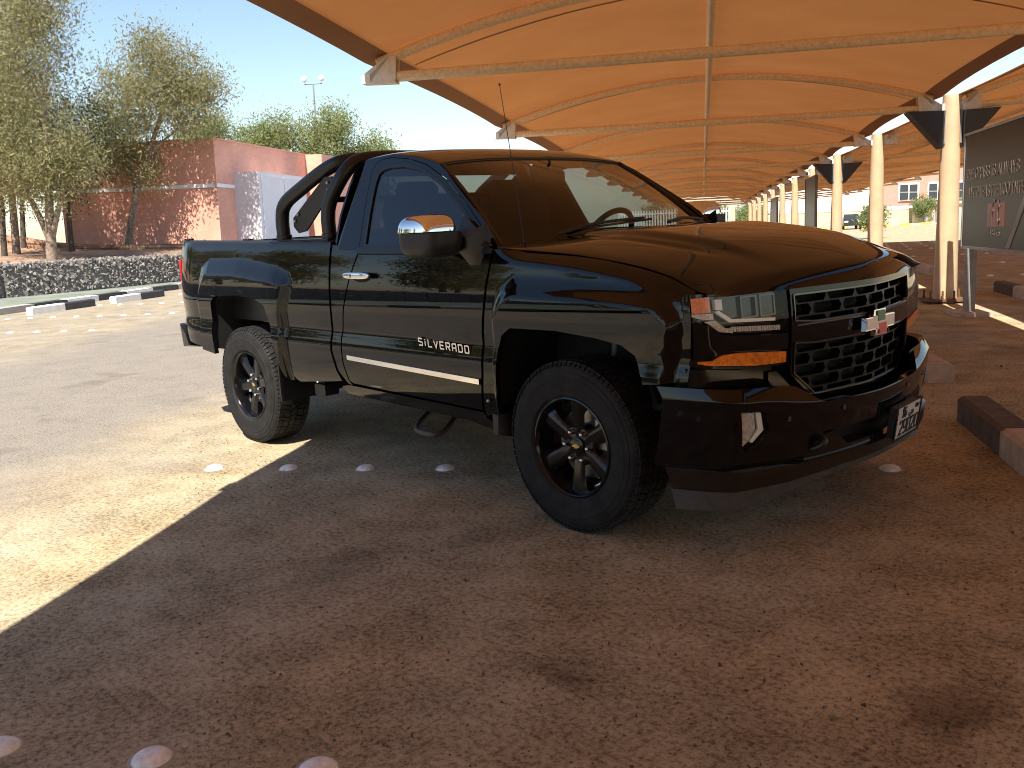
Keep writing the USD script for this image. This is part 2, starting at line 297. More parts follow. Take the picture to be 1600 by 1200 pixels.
plain('bracket_paint', (.78, .68, .56), .5, vary=.15, scale=20)
plain('rust', (.13, .06, .03), .8, vary=.6, scale=25)
plain('dark_fixture', (.035, .037, .042), .5)
plain('white_paint', (.72, .70, .67), .6, vary=.14, scale=9)
plain('black_block', (.035, .036, .042), .6, vary=.4, scale=9)
plain('worn_white', (.40, .33, .27), .8, vary=.3, scale=10, bump=.2, bscale=40)
plain('worn_dark', (.075, .058, .048), .85, vary=.45, scale=12, bump=.25, bscale=40)
plain('yellow_paint', (.72, .45, .06), .6, vary=.2, scale=4)
plain('concrete', (.36, .33, .29), .9, vary=.2, scale=2)
plain('salmon_wall', (.50, .225, .175), .85, vary=.08, scale=1.5)
plain('pavement_tile', (.165, .185, .15), .85, vary=.3, scale=1.2)
plain('stone_grey', (.20, .182, .165), .9, vary=.35, scale=7)
plain('stone_core', (.17, .155, .14), .95)
plain('berm_soil', (.33, .20, .13), .95, vary=.45, scale=1.3, bump=.6, bscale=9)
plain('bark', (.20, .155, .115), .9, vary=.45, scale=9, bump=.8, bscale=22)
plain('bark_dark', (.07, .055, .042), .9, vary=.4, scale=9, bump=.6, bscale=22)
plain('white_panel', (.62, .585, .60), .55, vary=.05, scale=2)
plain('beige_wall', (.55, .44, .29), .85, vary=.1, scale=1)
plain('white_wall', (.74, .72, .70), .8, vary=.05, scale=.4)
plain('grey_shutter', (.20, .19, .19), .6)
plain('window_dark', (.03, .035, .04), .15)
plain('galvanised', (.24, .235, .235), .5, .3, vary=.15, scale=8)
plain('board_grey', (.020, .015, .013), .35, vary=.15, scale=3, spec=.15)
plain('board_text', (.15, .115, .092), .5)
plain('board_red', (.22, .03, .024), .4)
plain('lamp_glass', (.75, .76, .78), .2)
plain('stud_white', (.72, .70, .67), .42, vary=.25, scale=35, bump=.1)
plain('cone_orange', (.75, .16, .06), .5)
plain('car_dark', (.02, .02, .022), .15); plain('car_silver', (.45, .45, .46), .25, .5)
look('red_brick', {'g': ('geometry', {}), 'tc': ('vector_math', {'math_type': 'dot_product', 'vector2': [float(c) for c in (PE + CA)]}), 'sx': ('separate_xyz', {}), 'cx': ('combine_xyz', {}),
    'bk': ('brick_texture', {'scale': 1.0, 'brick_width': .24, 'row_height': .085, 'mortar_size': .008, 'color1': (.71, .36, .265), 'color2': (.65, .32, .235), 'mortar': (.64, .36, .27), 'mortar_smooth': .2}),
    'n': ('noise_texture', {'scale': 1.1, 'detail': 6.0}), 'r': ('rgb_ramp', {'ramp': [(.3, (.86, .86, .86)), (.7, (1.08, 1.06, 1.05))]}), 'm': ('mix_color', {'blend_type': 'multiply', 'fac': 1.0, 'use_clamp_result': False}), 'p': ('principled_bsdf', {'roughness': .9, 'specular_ior_level': .15})},
    [('g.position', 'tc.vector1'), ('g.position', 'sx.vector'), ('tc.value', 'cx.x'), ('sx.z', 'cx.y'), ('cx.vector', 'bk.vector'), ('g.position', 'n.vector'), ('n.fac', 'r.fac'), ('bk.color', 'm.a'), ('r.color', 'm.b'), ('m.result', 'p.base_color')], 'p.BSDF')
def leaf_look(name, lo, hi, tr=.35):
    look(name, {'g': ('geometry', {}), 'n': ('noise_texture', {'scale': 1.0, 'detail': 3.0}), 'ad': ('math', {'math_type': 'multiply_add', 'value2': .55}), 'mu': ('math', {'math_type': 'multiply', 'value2': .5}), 'r': ('rgb_ramp', {'ramp': [(.2, lo), (.8, hi)]}), 'd': ('principled_bsdf', {'roughness': .55, 'specular_ior_level': .35}), 't': ('translucent_bsdf', {}), 'm': ('mix_closure', {'fac': tr})},
     [('g.position', 'n.vector'), ('n.fac', 'mu.value1'), ('g.random_per_island', 'ad.value1'), ('mu.value', 'ad.value3'), ('ad.value', 'r.fac'), ('r.color', 'd.base_color'), ('r.color', 't.color'), ('d.BSDF', 'm.closure1'), ('t.BSDF', 'm.closure2')], 'm.closure')
leaf_look('leaf_olive', (.25, .24, .11), (.54, .49, .30), .5); leaf_look('leaf_dry', (.32, .27, .17), (.60, .52, .38), .5); leaf_look('leaf_bright', (.22, .26, .10), (.48, .48, .24), .5); leaf_look('leaf_deep', (.05, .065, .025), (.13, .14, .06))

# ---------------------------------------------------------------- ground
DROP = PchipInterpolator([27, 37, 64, 80, 100, 150, 400], [0, -.12, -.60, -.5, -.12, .1, .3])
def ground(lat, long, z=0.0):
    b = G(lat, min(long, 27.0), 0.0)
    if long > 27: b = b + CA * (long - 27.0) + UP * float(DROP(min(long, 400)))
    return b + UP * z
lats = np.concatenate([np.linspace(-300, -40, 8), np.linspace(-30, 30, 41), np.linspace(40, 300, 8)]); longs = np.concatenate([[-300, -120, -60], np.linspace(-40, 27, 46), np.linspace(28, 110, 42), [125, 150, 200, 280, 400]])
V = np.array([ground(a, b) for a in lats for b in longs]); k = len(longs)
F = [(i * k + j, i * k + k + j, i * k + k + j + 1, i * k + j + 1) for i in range(len(lats) - 1) for j in range(k - 1)]
F = np.array(F); t = trimesh.Trimesh(V, np.vstack([F[:, [0, 1, 2]], F[:, [0, 2, 3]]]), process=False)
if t.face_normals[:, 2].mean() < 0: t = trimesh.Trimesh(V, t.faces[:, ::-1], process=False)
tag(put(None, 'ground', t, 'lot_ground', True), 'sand-dusted asphalt of the car park, brown under the canopy and grey on the lane', kind='structure')

# kerb, pavement, stone wall and the planted bank on the left of the lane
KERB = np.array([(-14.3, -30), (-14.25, 0), (-14.12, 14.0), (-13.97, 16.3), (-13.46, 21.75), (-12.5, 27.5), (-11.9, 34), (-10.5, 48)])
GAB = np.array([(-18.2, -30), (-18.0, 0), (-17.4, 14.0), (-16.34, 19.7), (-15.1, 21.6), (-14.04, 23.75), (-13.2, 26.3), (-12.6, 30), (-11.6, 40)])
def along(line, d):
    l = LineString(line); p = np.array(l.interpolate(d).coords[0]); q = np.array(l.interpolate(d + .05).coords[0]); t_ = (q - p) / np.linalg.norm(q - p); return p, t_
kl = LineString(KERB)
pav = []; NP = 60
for i in range(NP + 1):
    a = np.array(kl.interpolate(i / NP, True).coords[0]); b = np.array(LineString(GAB).interpolate(i / NP, True).coords[0])
    pav += [ground(a[0] - .12, a[1], .118), ground(b[0] - .3, b[1], .125)]
F = np.array([(2 * i, 2 * i + 2, 2 * i + 3, 2 * i + 1) for i in range(NP)]); t = trimesh.Trimesh(pav, np.vstack([F[:, [0, 1, 2]], F[:, [0, 2, 3]]]), process=False)
if t.face_normals[:, 2].mean() < 0: t = trimesh.Trimesh(pav, t.faces[:, ::-1], process=False)
tag(put(None, 'pavement', t, 'pavement_tile', True), 'greenish grey pavement strip between the kerb and the stone wall', kind='structure')
kerb = xf(None, 'kerb'); tag(kerb, 'kerb of alternating black and white blocks along the pavement', kind='structure')
d0 = kl.project(shapely.Point(-13.5, 17.25)); bl = .97
for i in range(-16, 24):
    p, t_ = along(KERB, d0 + i * bl + bl / 2 + .25)
    X = PE * t_[0] + CA * t_[1]; X /= np.linalg.norm(X); X = X - UP * 0; Y = np.cross(UP, X)
    o = ground(p[0], p[1], .0); q = ground(p[0] + t_[0], p[1] + t_[1], 0); X = (q - o) / np.linalg.norm(q - o); Y = np.cross(UP, X); Z = np.cross(X, Y)
    put(kerb, 'kerb_block', bx(0, .0, .05, bl - .012, .26, .17, .015, m4=frame(o, X, Y, Z)), 'black_block' if i % 2 == 0 else ('white_paint' if i in (1, 3) else 'concrete'), False)
# stone wall: core and heaped stones
wall = thing('stone_wall', 'low wall of rough grey stones behind the kerb and pavement', 'stone wall')
gl = LineString(GAB); WH = lambda d: .80
core, stones = [], []
rng = np.random.default_rng(3)
ds = np.arange(0, gl.length - .5, .5)
SH = [trimesh.convex.convex_hull(np.random.default_rng(s).normal(size=(9, 3)) * [1, .9, .75]) for s in range(12)]
for s in SH: s.vertices /= np.abs(s.vertices).max()
dmid = gl.project(shapely.Point(-15.4, 21.2))
for d in ds:
    p, t_ = along(GAB, d + .25); o = ground(p[0], p[1], .12); q = ground(p[0] + t_[0], p[1] + t_[1], .12); X = (q - o) / np.linalg.norm(q - o); Y = np.cross(UP, X); Z = np.cross(X, Y)
    if abs(d - dmid) > 30: continue
    h = float(np.interp(d - dmid, [-6, 5], [.86, .66])); core.append(bx(0, .27, h / 2, .54, .46, h, m4=frame(o, X, Y, Z)))
    dense = -9 < d - dmid < 12
    nst = 135 if dense else 8
    for _ in range(nst):
        r = rng.uniform(.035, .078) * (1 if dense else 2); s = SH[rng.integers(12)]
        if rng.random() < .72: c = (rng.uniform(-.26, .26), rng.uniform(-.01, .05), rng.uniform(.03, h))
        else: c = (rng.uniform(-.26, .26), rng.uniform(0, .5), h + rng.uniform(-.03, .03))
        R = trimesh.transformations.random_rotation_matrix(rng.random(3)); v = s.vertices * r @ R[:3, :3].T + c
        stones.append(trimesh.Trimesh(o + v[:, :1] * X + v[:, 1:2] * Y + v[:, 2:] * Z, s.faces, process=False))
put(wall, 'wall_core', core, 'stone_core', False)
tag(put(wall, 'stones', stones, 'stone_grey', False), kind='stuff')
# bank behind the wall
def bank(lat, long):
    b = LineString(GAB).distance(shapely.Point(lat, long)); z = .78 + .045 * min(b, 8) + 1.55 * ss((b - 5.5) / 16) * ss((-17.0 - lat) / 5) * ss((long - 17.0) / 6) + .12 * (meshkit.noise(np.array([lat * .5, long * .5, 0])) - .5) * min(b, 1)
    return ground(lat, min(long, 27), z)
V, la, lo = [], np.linspace(0, 1, 40), np.linspace(-26, 46, 110)
for d in lo:
    g = float(np.interp(d, GAB[:, 1], GAB[:, 0])) - .30
    for a in la: V.append(bank(g - 60 * a ** 1.8, d))
F = np.array([(i * 40 + j, i * 40 + 40 + j, i * 40 + 41 + j, i * 40 + j + 1) for i in range(len(lo) - 1) for j in range(39)]); t = trimesh.Trimesh(V, np.vstack([F[:, [0, 1, 2]], F[:, [0, 2, 3]]]), process=False)
if t.face_normals[:, 2].mean() < 0: t = trimesh.Trimesh(V, t.faces[:, ::-1], process=False)
tag(put(None, 'earth_bank', t, 'berm_soil', True), 'bare brown earth bank rising behind the stone wall', kind='structure')

# ---------------------------------------------------------------- red building on the left
# canopy frame: corner at lat -15.55, long 29.1; one face to the lane, one towards us
BZ0, BTOP = -.9, 3.33
def LB(lat, long, rel): return L(lat, long, rel)
bld = thing('red_building', 'low red brick building with a pale stone band and white doors', 'building')
def prism(pts, z0, z1, inset=0):
    P = Polygon(pts); a = extrude(P, z1 - z0); v = np.array(a.vertices); return trimesh.Trimesh(CAM + v[:, :1] * PE + v[:, 1:2] * CA + (v[:, 2:] + z0) * UP, a.faces, process=False)
put(bld, 'wall', prism([(-21.3, 29.1), (-15.55, 29.1), (-15.55, 45), (-21.3, 45)], BZ0, BTOP), 'red_brick', False)
put(bld, 'roof_edge', prism([(-21.33, 29.07), (-15.52, 29.07), (-15.52, 45.03), (-21.33, 45.03)], BTOP, BTOP + .05), 'red_brick', False)
put(bld, 'stone_band', [prism([(-21.32, 29.07), (-15.53, 29.07), (-15.53, 29.2), (-21.32, 29.2)], 1.80, 1.92), prism([(-15.66, 29.07), (-15.52, 29.07), (-15.52, 30.28), (-15.66, 30.28)], 1.80, 1.92)], 'white_wall', False)
porch = put(bld, 'door_bay', prism([(-15.6, 30.31), (-14.66, 30.31), (-14.66, 34.22), (-15.6, 34.22)], BZ0, 2.33), 'white_panel', False)
for a, b in ((30.5, 32.25), (32.28, 34.05)):
    put(bld, 'door', prism([(-14.7, a), (-14.635, a), (-14.635, b), (-14.7, b)], BZ0, 2.22), 'white_panel', False)
put(bld, 'door_notice', prism([(-14.64, 31.5), (-14.625, 31.5), (-14.625, 32.1), (-14.64, 32.1)], .10, .26), 'board_red', False)
put(bld, 'wall_pier', prism([(-15.6, 36.4), (-14.84, 36.4), (-14.84, 41), (-15.6, 41)], BZ0, 3.34), 'red_brick', False)
# ---------------------------------------------------------------- shade canopies over the bays
PITCH, L1 = 5.35, 13.49
def canopy(label, latc, half, tie_l, tie_r, rise, k0, k1, edge_l=.07, edge_r=.13, brackets=(True, True)):
    c = thing('shade_canopy', label, 'canopy')
    tie = lambda u: tie_l + (tie_r - tie_l) * (u + 1) / 2
    zz = lambda u: tie(u) + .10 + rise * (1 - np.abs(u) ** 2.0)
    V, nu, nt = [], 25, 9; ks = list(range(k0, k1)); us = np.linspace(-1, 1, nu); F, hemF = [], []
    hems = []
    for k in ks:
        base = len(V)
        for i, t_ in enumerate(np.linspace(0, 1, nt)):
            sag = 4 * t_ * (1 - t_)
            for u in us:
                e = (edge_l if u < 0 else edge_r) * sag
                lat = latc + u * (half - e * abs(u) ** 3)
                V.append(L(lat, L1 + (k + t_ - 1) * PITCH, zz(u) + .05 - .07 * sag * (1 - abs(u) ** 3)))
        F += [(base + i * nu + j, base + i * nu + nu + j, base + i * nu + nu + j + 1, base + i * nu + j + 1) for i in range(nt - 1) for j in range(nu - 1)]
        for sgn in (-1, 1):
            A = []
            for t_ in np.linspace(0, 1, nt):
                sag = 4 * t_ * (1 - t_); e = (edge_l if sgn < 0 else edge_r) * sag
                for du in (0, .07):
                    u = sgn * (1 - du); lat = latc + u * (half - e * abs(u) ** 3)
                    A.append(L(lat, L1 + (k + t_ - 1) * PITCH, zz(u) + .035 - .07 * sag * (1 - abs(u) ** 3)))
            f = np.array([(2 * i, 2 * i + 2, 2 * i + 3, 2 * i + 1) for i in range(nt - 1)]); hems.append((np.array(A), f))
    F = np.array(F); put(c, 'fabric', (np.array(V), F), 'shade_cloth', True)
    for k in ks:                                     # sewn seam just beyond each arch
        A = []
        for u in us[1:-1]:
            for dt in (.085 + .05 * abs(u), .093 + .05 * abs(u)):
                sag = 4 * dt * (1 - dt); A.append(L(latc + u * half, L1 + (k + dt - 1) * PITCH, zz(u) + .05 - .07 * sag * (1 - abs(u) ** 3) - .006))
        f = np.array([(2 * i, 2 * i + 2, 2 * i + 3, 2 * i + 1) for i in range(nu - 3)]); put(c, 'seam', (np.array(A), f), 'cloth_hem', True)
    put(c, 'edge_hem', hems, 'cloth_hem', True)
    for k in range(k0, k1 + 1):
        lg = L1 + (k - 1) * PITCH; far = k > 6
        u = np.linspace(-.96, .96, 12 if far else 25)
        put(c, 'arch_pipe', tube([L(latc + q * half, lg, zz(q) - .02) for q in u], .045, 6 if far else 12), 'cream_pipe', True)
        put(c, 'tie_pipe', tube([L(latc - .95 * half, lg, tie(-.95)), L(latc, lg, tie(0) - .0), L(latc + .95 * half, lg, tie(.95))], .045, 6 if far else 12), 'cream_pipe', True)
        for sgn, on in ((-1, brackets[0]), (1, brackets[1])):
            if not on: continue
            b = latc + sgn * half; z = tie(sgn); q = lambda a, y, h: L(b - sgn * a * .66, lg + y, z + h * .8)
            pl = []
            for y in (-.055, .045):
                pl.append(hull([q(-.02, y, -.045), q(-.02, y + .01, -.045), q(.44, y, -.055), q(.44, y + .01, -.055), q(.46, y, .20), q(.46, y + .01, .20), q(.36, y, .215), q(.36, y + .01, .215), q(.40, y, .03), q(.40, y + .01, .03)]))
                pl.append(hull([q(-.02, y, -.045), q(-.02, y + .01, -.045), q(.10, y, -.045), q(.10, y + .01, -.045), q(.30, y, .19), q(.30, y + .01, .19), q(.38, y, .21), q(.38, y + .01, .21), q(-.02, y, .02), q(-.02, y + .01, .02)]))
            pl.append(hull([q(-.02, -.06, -.06), q(-.02, .06, -.06), q(.44, -.06, -.07), q(.44, .06, -.07), q(-.02, -.06, -.045), q(-.02, .06, -.045), q(.44, -.06, -.05), q(.44, .06, -.05)]))
            pl.append(hull([q(.02, -.06, -.05), q(.02, .06, -.05), q(.10, -.06, -.05), q(.10, .06, -.05), q(.02, -.06, .03), q(.02, .06, .03), q(.10, -.06, .04), q(.10, .06, .04)]))
            put(c, 'end_bracket', pl, 'bracket_paint', False)
    put(c, 'ridge_pipe', tube([L(latc, L1 + (k - 1) * PITCH, zz(0) - .055) for k in np.linspace(k0, k1, 2 * (k1 - k0) + 1)], .042, 8), 'cream_pipe', True)
    return c
canopy('tan fabric shade canopy on arched pipes directly over the pickup truck', .08, 2.95, 1.36, 1.40, .50, -9, 11)
canopy('tan fabric shade canopy over the bays right of the cream columns', 6.36, 3.16, 1.40, 1.72, .50, -7, 11)
def column_mesh(c):
    z0 = -1.15
    put(c, 'shaft', lathe([(.0, 0), (.155, 0), (.15, .02), (.125, 1.6), (.112, 2.66), (.0, 2.665)], 20, 'z'), 'cream_steel', 40)
    put(c, 'base_plate', bx(0, 0, .035, .56, .46, .025, .004), 'rust', False)
    for a in (-.22, -.07, .07, .22):
        for b in (-.19, .19): put(c, 'anchor_bolt', [lathe([(.0, .0), (.013, 0), (.013, .16), (.0, .162)], 8, 'z').apply_translation((a, b, 0)), bx(a, b, .058, .036, .036, .022, .003)], 'rust', 30)
    put(c, 'arm', [bx(0, 0, 2.50, .62, .12, .10, .01)], 'bracket_paint', False)
proto = None
ordn = ['first', 'second', 'third', 'fourth', 'fifth', 'sixth', 'seventh', 'eighth', 'ninth', 'tenth', 'eleventh']
for k in range(1, 12):
    b = ground(3.15, L1 + (k - 1) * PITCH); top = L(3.15, L1 + (k - 1) * PITCH, 1.555); h = np.linalg.norm(top - b) / 2.665
    M = frame(b, PE * 1.0, CA * 1.0, UP * h)
    lab = ['tapered cream steel column nearest the camera, beside the grey advertising board', 'second cream column from the camera, standing behind the truck bonnet tip', 'third cream column from the camera, carrying a dark lamp pair beside the far board'][k - 1] if k <= 3 else f'{ordn[k - 1]} cream column from the camera in the row under the canopy edge'
    if proto is None: proto = thing('column', lab, 'column', 'cream columns of the shade canopies', M); column_mesh(proto)
    else:
        c = UsdGeom.Xform.Define(stage, numbered('/World', 'column')); c.GetPrim().GetReferences().AddInternalReference(proto.GetPath()); c.GetPrim().SetInstanceable(True)
        c.MakeMatrixXform().Set(Gf.Matrix4d(*M.T.ravel().tolist())); tag(c, lab, 'column', 'cream columns of the shade canopies')
# dark wedge lamps hung on the first and third columns
for k, nm in ((1, 'nearest'), (3, 'third')):
    for s, sd in ((-1, 'left'), (1, 'right')):
        lg = L1 + (k - 1) * PITCH; la = 3.15 + s * .12
        w = thing('wedge_lamp', f'dark wedge-shaped lamp housing on the {sd} of the {nm} cream column', 'lamp', 'wedge lamps on the columns')
        q = lambda a, y, z: L(la + s * a, lg + y, 1.34 + z)
        put(w, 'housing', hull([q(0, -.20, 0), q(0, .14, 0), q(.44, -.14, .02), q(.44, .14, .02), q(.0, -.16, -.46), q(.03, .10, -.46), q(.06, -.20, -.42)]), 'dark_fixture', False)
        put(w, 'mounting_plate', hull([q(-.01, -.1, .02), q(-.01, .1, .02), q(-.03, -.1, .02), q(-.03, .1, .02), q(-.01, -.1, -.4), q(-.01, .1, -.4), q(-.03, -.1, -.4), q(-.03, .1, -.4)]), 'galvanised', False)
# ---------------------------------------------------------------- the pickup truck
WB, RT = 3.023, 0.3985
BASE = PchipInterpolator([.38, .44, .49, .55, .64, .735, .775, .84, .90, .98, 1.06, 1.14, 1.22, 1.29, 1.36, 1.42],
                         [.905, .925, .945, .962, .974, .980, .977, .9665, .971, .975, .9735, .968, .9595, .948, .930, .90])
FLF = Polygon([(-.50, .30), (-.475, 1.0), (-.43, 1.12), (-.33, 1.185), (.1, 1.175), (.47, 1.152), (.585, 1.125), (.645, 1.02), (.60, .76), (.585, .30)]).buffer(-.09).buffer(.09, quad_segs=16)
FLR = Polygon([(-3.63, .40), (-3.62, 1.10), (-3.56, 1.225), (-3.45, 1.27), (-3.0, 1.272), (-2.5, 1.228), (-2.35, 1.185), (-2.30, 1.10), (-2.42, .92), (-2.46, .30)]).buffer(-.07).buffer(.07, quad_segs=16)
shapely.prepare(FLF); shapely.prepare(FLR)
def sdist(poly, x, z):
    p = shapely.points(x, z); d = shapely.distance(p, poly.exterior)
    return np.where(shapely.contains(poly, p), d, 0.0)
ZE = PchipInterpolator([-.62, -.46, 0, .35, .54, .68, .8], [1.312, 1.298, 1.265, 1.218, 1.172, 1.112, 1.09])
def SIDE(x, z):
    x, z = np.asarray(x, float), np.asarray(z, float)
    y = BASE(np.clip(z, .38, 1.42))
    for poly, top, h in ((FLF, 1.19, .044), (FLR, 1.28, .040)):
        d = sdist(poly, x, z)
        wide = .05 + .09 * ss((z - .95) / .2)                        # a broad shelf on top, tight at the sides
        y = y + h * ss(d / wide)
    f = ss((x + .5) / .25)                                           # the front wing rolls over into the bonnet
    y = y - f * .05 * np.clip((z - (ZE(np.clip(x, -.6, .8)) - .07)) / .07, 0, 1.3) ** 2
    y = y - .03 * np.clip((x - .38) / .33, 0, 2) ** 2.2   # taper to the nose
    y = y - .085 * np.clip((-3.72 - x) / .37, 0, 2) ** 2.0             # and to the tail
    return y
def rs(u, v): return np.stack([u, -SIDE(u, v), v], 1)
def both(parent, name, poly, mat, fn=rs, step=.03, thick=.02, outward=(0, -1, 0), **k):
    a, n = panel(poly, fn, step, thick, outward, **k); r = put(parent, name, a, mat, normals=n)
    b, n2 = mirror_y(a, n); l = put(parent, name, b, mat, normals=n2); return r, l
def both_mesh(parent, name, mesh, mat, smooth=35):
    mesh = cat(mesh) if isinstance(mesh, list) else mesh
    return put(parent, name, mesh, mat, smooth), put(parent, name, mirror_y(mesh), mat, smooth)

truck = thing('pickup_truck', 'glossy black single cab pickup truck with a roll bar, parked askew under the shade canopy', 'pickup truck')
OPF = shapely.union_all([Polygon([(-.455, .3), (-.435, .55), (-.405, .83), (-.37, .90), (-.31, .937), (-.02, .94), (.21, .922), (.36, .90), (.43, .86), (.47, .76), (.50, .66), (.52, .3)])])
OPR = Polygon([(-3.40, .3), (-3.39, .63), (-3.385, .85), (-3.37, .965), (-3.31, 1.005), (-3.0, 1.02), (-2.74, 1.005), (-2.62, .965), (-2.575, .84), (-2.51, .62), (-2.43, .3)])
# bed
bed = Polygon([(-4.06, .70), (-4.075, .925), (-4.0, .93), (-3.98, 1.03), (-3.987, 1.13), (-3.99, 1.252), (-4.07, 1.258), (-4.03, 1.378), (-1.895, 1.34), (-1.905, .95), (-1.93, .72), (-1.90, .60), (-1.86, .535), (-2.40, .478), (-3.42, .60), (-3.95, .66)]).difference(OPR)
both(truck, 'bed_side', bed, 'black_paint', step=.018, thick=.03)
# front wing
wing = Polygon([(-.60, .47), (-.555, .70), (-.545, .90), (-.50, 1.14), (-.462, 1.292), (-.46, float(ZE(-.46))), (-.25, float(ZE(-.25))), (0, float(ZE(0))), (.2, float(ZE(.2))), (.4, float(ZE(.4))), (.5, float(ZE(.5))), (.56, float(ZE(.56))), (.61, float(ZE(.61))), (.66, float(ZE(.66))), (.672, 1.0), (.655, .762), (.48, .745)]).difference(OPF).buffer(0)
wing = max(getattr(wing, 'geoms', [wing]), key=lambda g: g.area)
wings = both(truck, 'front_wing', wing, 'black_paint', step=.014, thick=.03)
# door lower + cab corner behind it
doorl = Polygon([(-1.585, 1.30), (-1.68, 1.14), (-1.75, .98), (-1.80, .80), (-1.805, .65), (-1.775, .545), (-1.74, .532), (-.612, .500), (-.572, .70), (-.562, .90), (-.518, 1.13), (-.475, 1.285)])
doors = both(truck, 'door', doorl, 'black_paint', step=.026, thick=.03)
corner = Polygon([(-1.872, 1.335), (-1.885, .95), (-1.908, .72), (-1.875, .60), (-1.80, .525), (-1.76, .52), (-1.787, .545), (-1.817, .65), (-1.812, .80), (-1.762, .98), (-1.692, 1.14), (-1.60, 1.30), (-1.60, 1.33)])
both(truck, 'cab_corner', corner, 'black_paint', step=.03, thick=.03)
rock = Polygon([(-1.88, .50), (-1.80, .515), (-.61, .488), (-.60, .455), (-.47, .40), (-.52, .385), (-.75, .425), (-1.85, .455)])
both(truck, 'rocker_panel', rock, 'black_gloss', step=.03, thick=.05)
put(truck, 'sill_plate', bx(-1.2, 0, .45, 1.5, 1.72, .05), 'dark_void', False)
# door furniture
def on_side(x, z, off=0.0): return np.array([x, -float(SIDE(np.array([x]), np.array([z]))[0]) - off, z])
def side_strip(x0, x1, z0, z1, h, off, n=14, taper=.004):
    v = []
    for x in np.linspace(x0, x1, n):
        for z, o in ((z0, off), (z0 + h * .12, off + .012), (z0 + h * .9, off + .012), (z0 + h, off)):
            zz = z + (z1 - z0) * (x - x0) / (x1 - x0); v.append(on_side(x, zz, o))
    f = [(i * 4 + a, i * 4 + a + 1, i * 4 + a + 5, i * 4 + a + 4) for i in range(n - 1) for a in range(3)] + [(0, 1, 2, 3), ((n - 1) * 4 + 3, (n - 1) * 4 + 2, (n - 1) * 4 + 1, (n - 1) * 4)]
    return trimesh.Trimesh(v, np.vstack([np.array(f)[:, [0, 2, 1]], np.array(f)[:, [0, 3, 2]]]), process=False)
for k, dr in enumerate(doors):
    mm = (lambda a: a) if k == 0 else mirror_y
    put(dr, 'chrome_strip', mm(side_strip(-1.745, -.588, .672, .634, .034, -.001)), 'chrome', 30)
    hb = on_side(-1.565, 1.164)
    put(dr, 'handle_cup', mm(trimesh.creation.icosphere(3, 1.0).apply_scale((.10, .006, .034)).apply_translation(hb + [.005, .001, -.014])), 'dark_void', True)
    hd = hull([(-1.69, hb[1] - .008, 1.155), (-1.69, hb[1] - .008, 1.185), (-1.70, hb[1] - .03, 1.16), (-1.70, hb[1] - .03, 1.183), (-1.66, hb[1] - .045, 1.15), (-1.66, hb[1] - .045, 1.188), (-1.49, hb[1] - .045, 1.147), (-1.49, hb[1] - .045, 1.186),
               (-1.445, hb[1] - .034, 1.150), (-1.445, hb[1] - .034, 1.184), (-1.44, hb[1] - .006, 1.152), (-1.44, hb[1] - .006, 1.18)])
    put(dr, 'handle', mm(pillow(-1.692, -1.438, hb[1] - .05, hb[1] - .018, 1.146, 1.186, 3.2)), 'chrome', True)
    put(dr, 'key_cap', mm(bx(-1.60, hb[1] - .0495, 1.166, .010, .003, .020, .001)), 'smoked_chrome', False)
    if k == 0:
        LET = {'S': [[(1, 1), (.06, 1), (0, .9), (0, .56), (.94, .47), (1, .38), (1, .1), (.92, 0), (0, 0)]], 'i': [[(.5, 0), (.5, .72)], [(.5, .86), (.5, 1.02)]], 'L': [[(.05, 1.03), (.05, 0), (1, 0)]], 'V': [[(0, 1), (.5, .02), (1, 1)]],
               'E': [[(1, 1), (.05, 1), (.05, 0), (1, 0)], [(.05, .5), (.9, .5)]], 'R': [[(.05, -.05), (.05, 1), (.9, 1), (.97, .9), (.97, .55), (.88, .46), (.05, .46)], [(.5, .46), (1, -.05)]],
               'A': [[(.05, -.05), (.05, .85), (.16, 1), (.97, 1), (.97, -.05)], [(.05, .4), (.97, .4)]], 'D': [[(.05, 0), (.05, 1), (.85, 1), (.97, .88), (.97, .12), (.85, 0), (.05, 0), (.05, .1)]], 'O': [[(.15, 0), (.05, .1), (.05, .88), (.15, 1), (.87, 1), (.97, .88), (.97, .12), (.87, 0), (.15, 0), (.05, .1)]]}
        w, h, x = .031, .036, -1.062
        for ch in 'SiLVERADO':
            ww = .012 if ch == 'i' else w
            g = strokes([[(a * ww, b * h) for a, b in l] for l in LET[ch]], .0072, .005)
            o = on_side(x, .806 - .018 * (x + 1.062) / .43, .001)
            put(dr, 'badge_letter', xform(g, frame(o, (1, 0, -.042), (0, -.07, 1), (0, -1, -.07))), 'chrome', False)
            x += ww + .0185
# ---------- greenhouse
def SUP(x, z):
    return .949 - .47 * (z - 1.31) - .10 * np.clip(z - 1.45, 0, 1) ** 2 - .045 * np.clip((x + 1.05) / .6, 0, 1.2) ** 2 - .05 * np.clip((-1.80 - x) / .08, 0, 1.5) ** 2
def ru(u, v): return np.stack([u, -SUP(u, v), v], 1)
ZT = PchipInterpolator([-1.90, -1.80, -1.6, -1.4, -1.2, -1.085, -1.0], [1.785, 1.812, 1.822, 1.805, 1.768, 1.738, 1.69])   # roof rail
ws_edge = [(-.475, 1.308), (-.633, 1.449), (-.849, 1.591), (-1.003, 1.694), (-1.085, 1.738)]
top_edge = [(x, float(ZT(x))) for x in np.linspace(-1.085, -1.80, 12)]
shell = Polygon([(-1.875, 1.31), (-1.886, 1.5), (-1.886, 1.68), (-1.868, 1.755), (-1.84, 1.79)] + top_edge[::-1] + ws_edge[::-1][1:] + [(-.462, 1.296)])
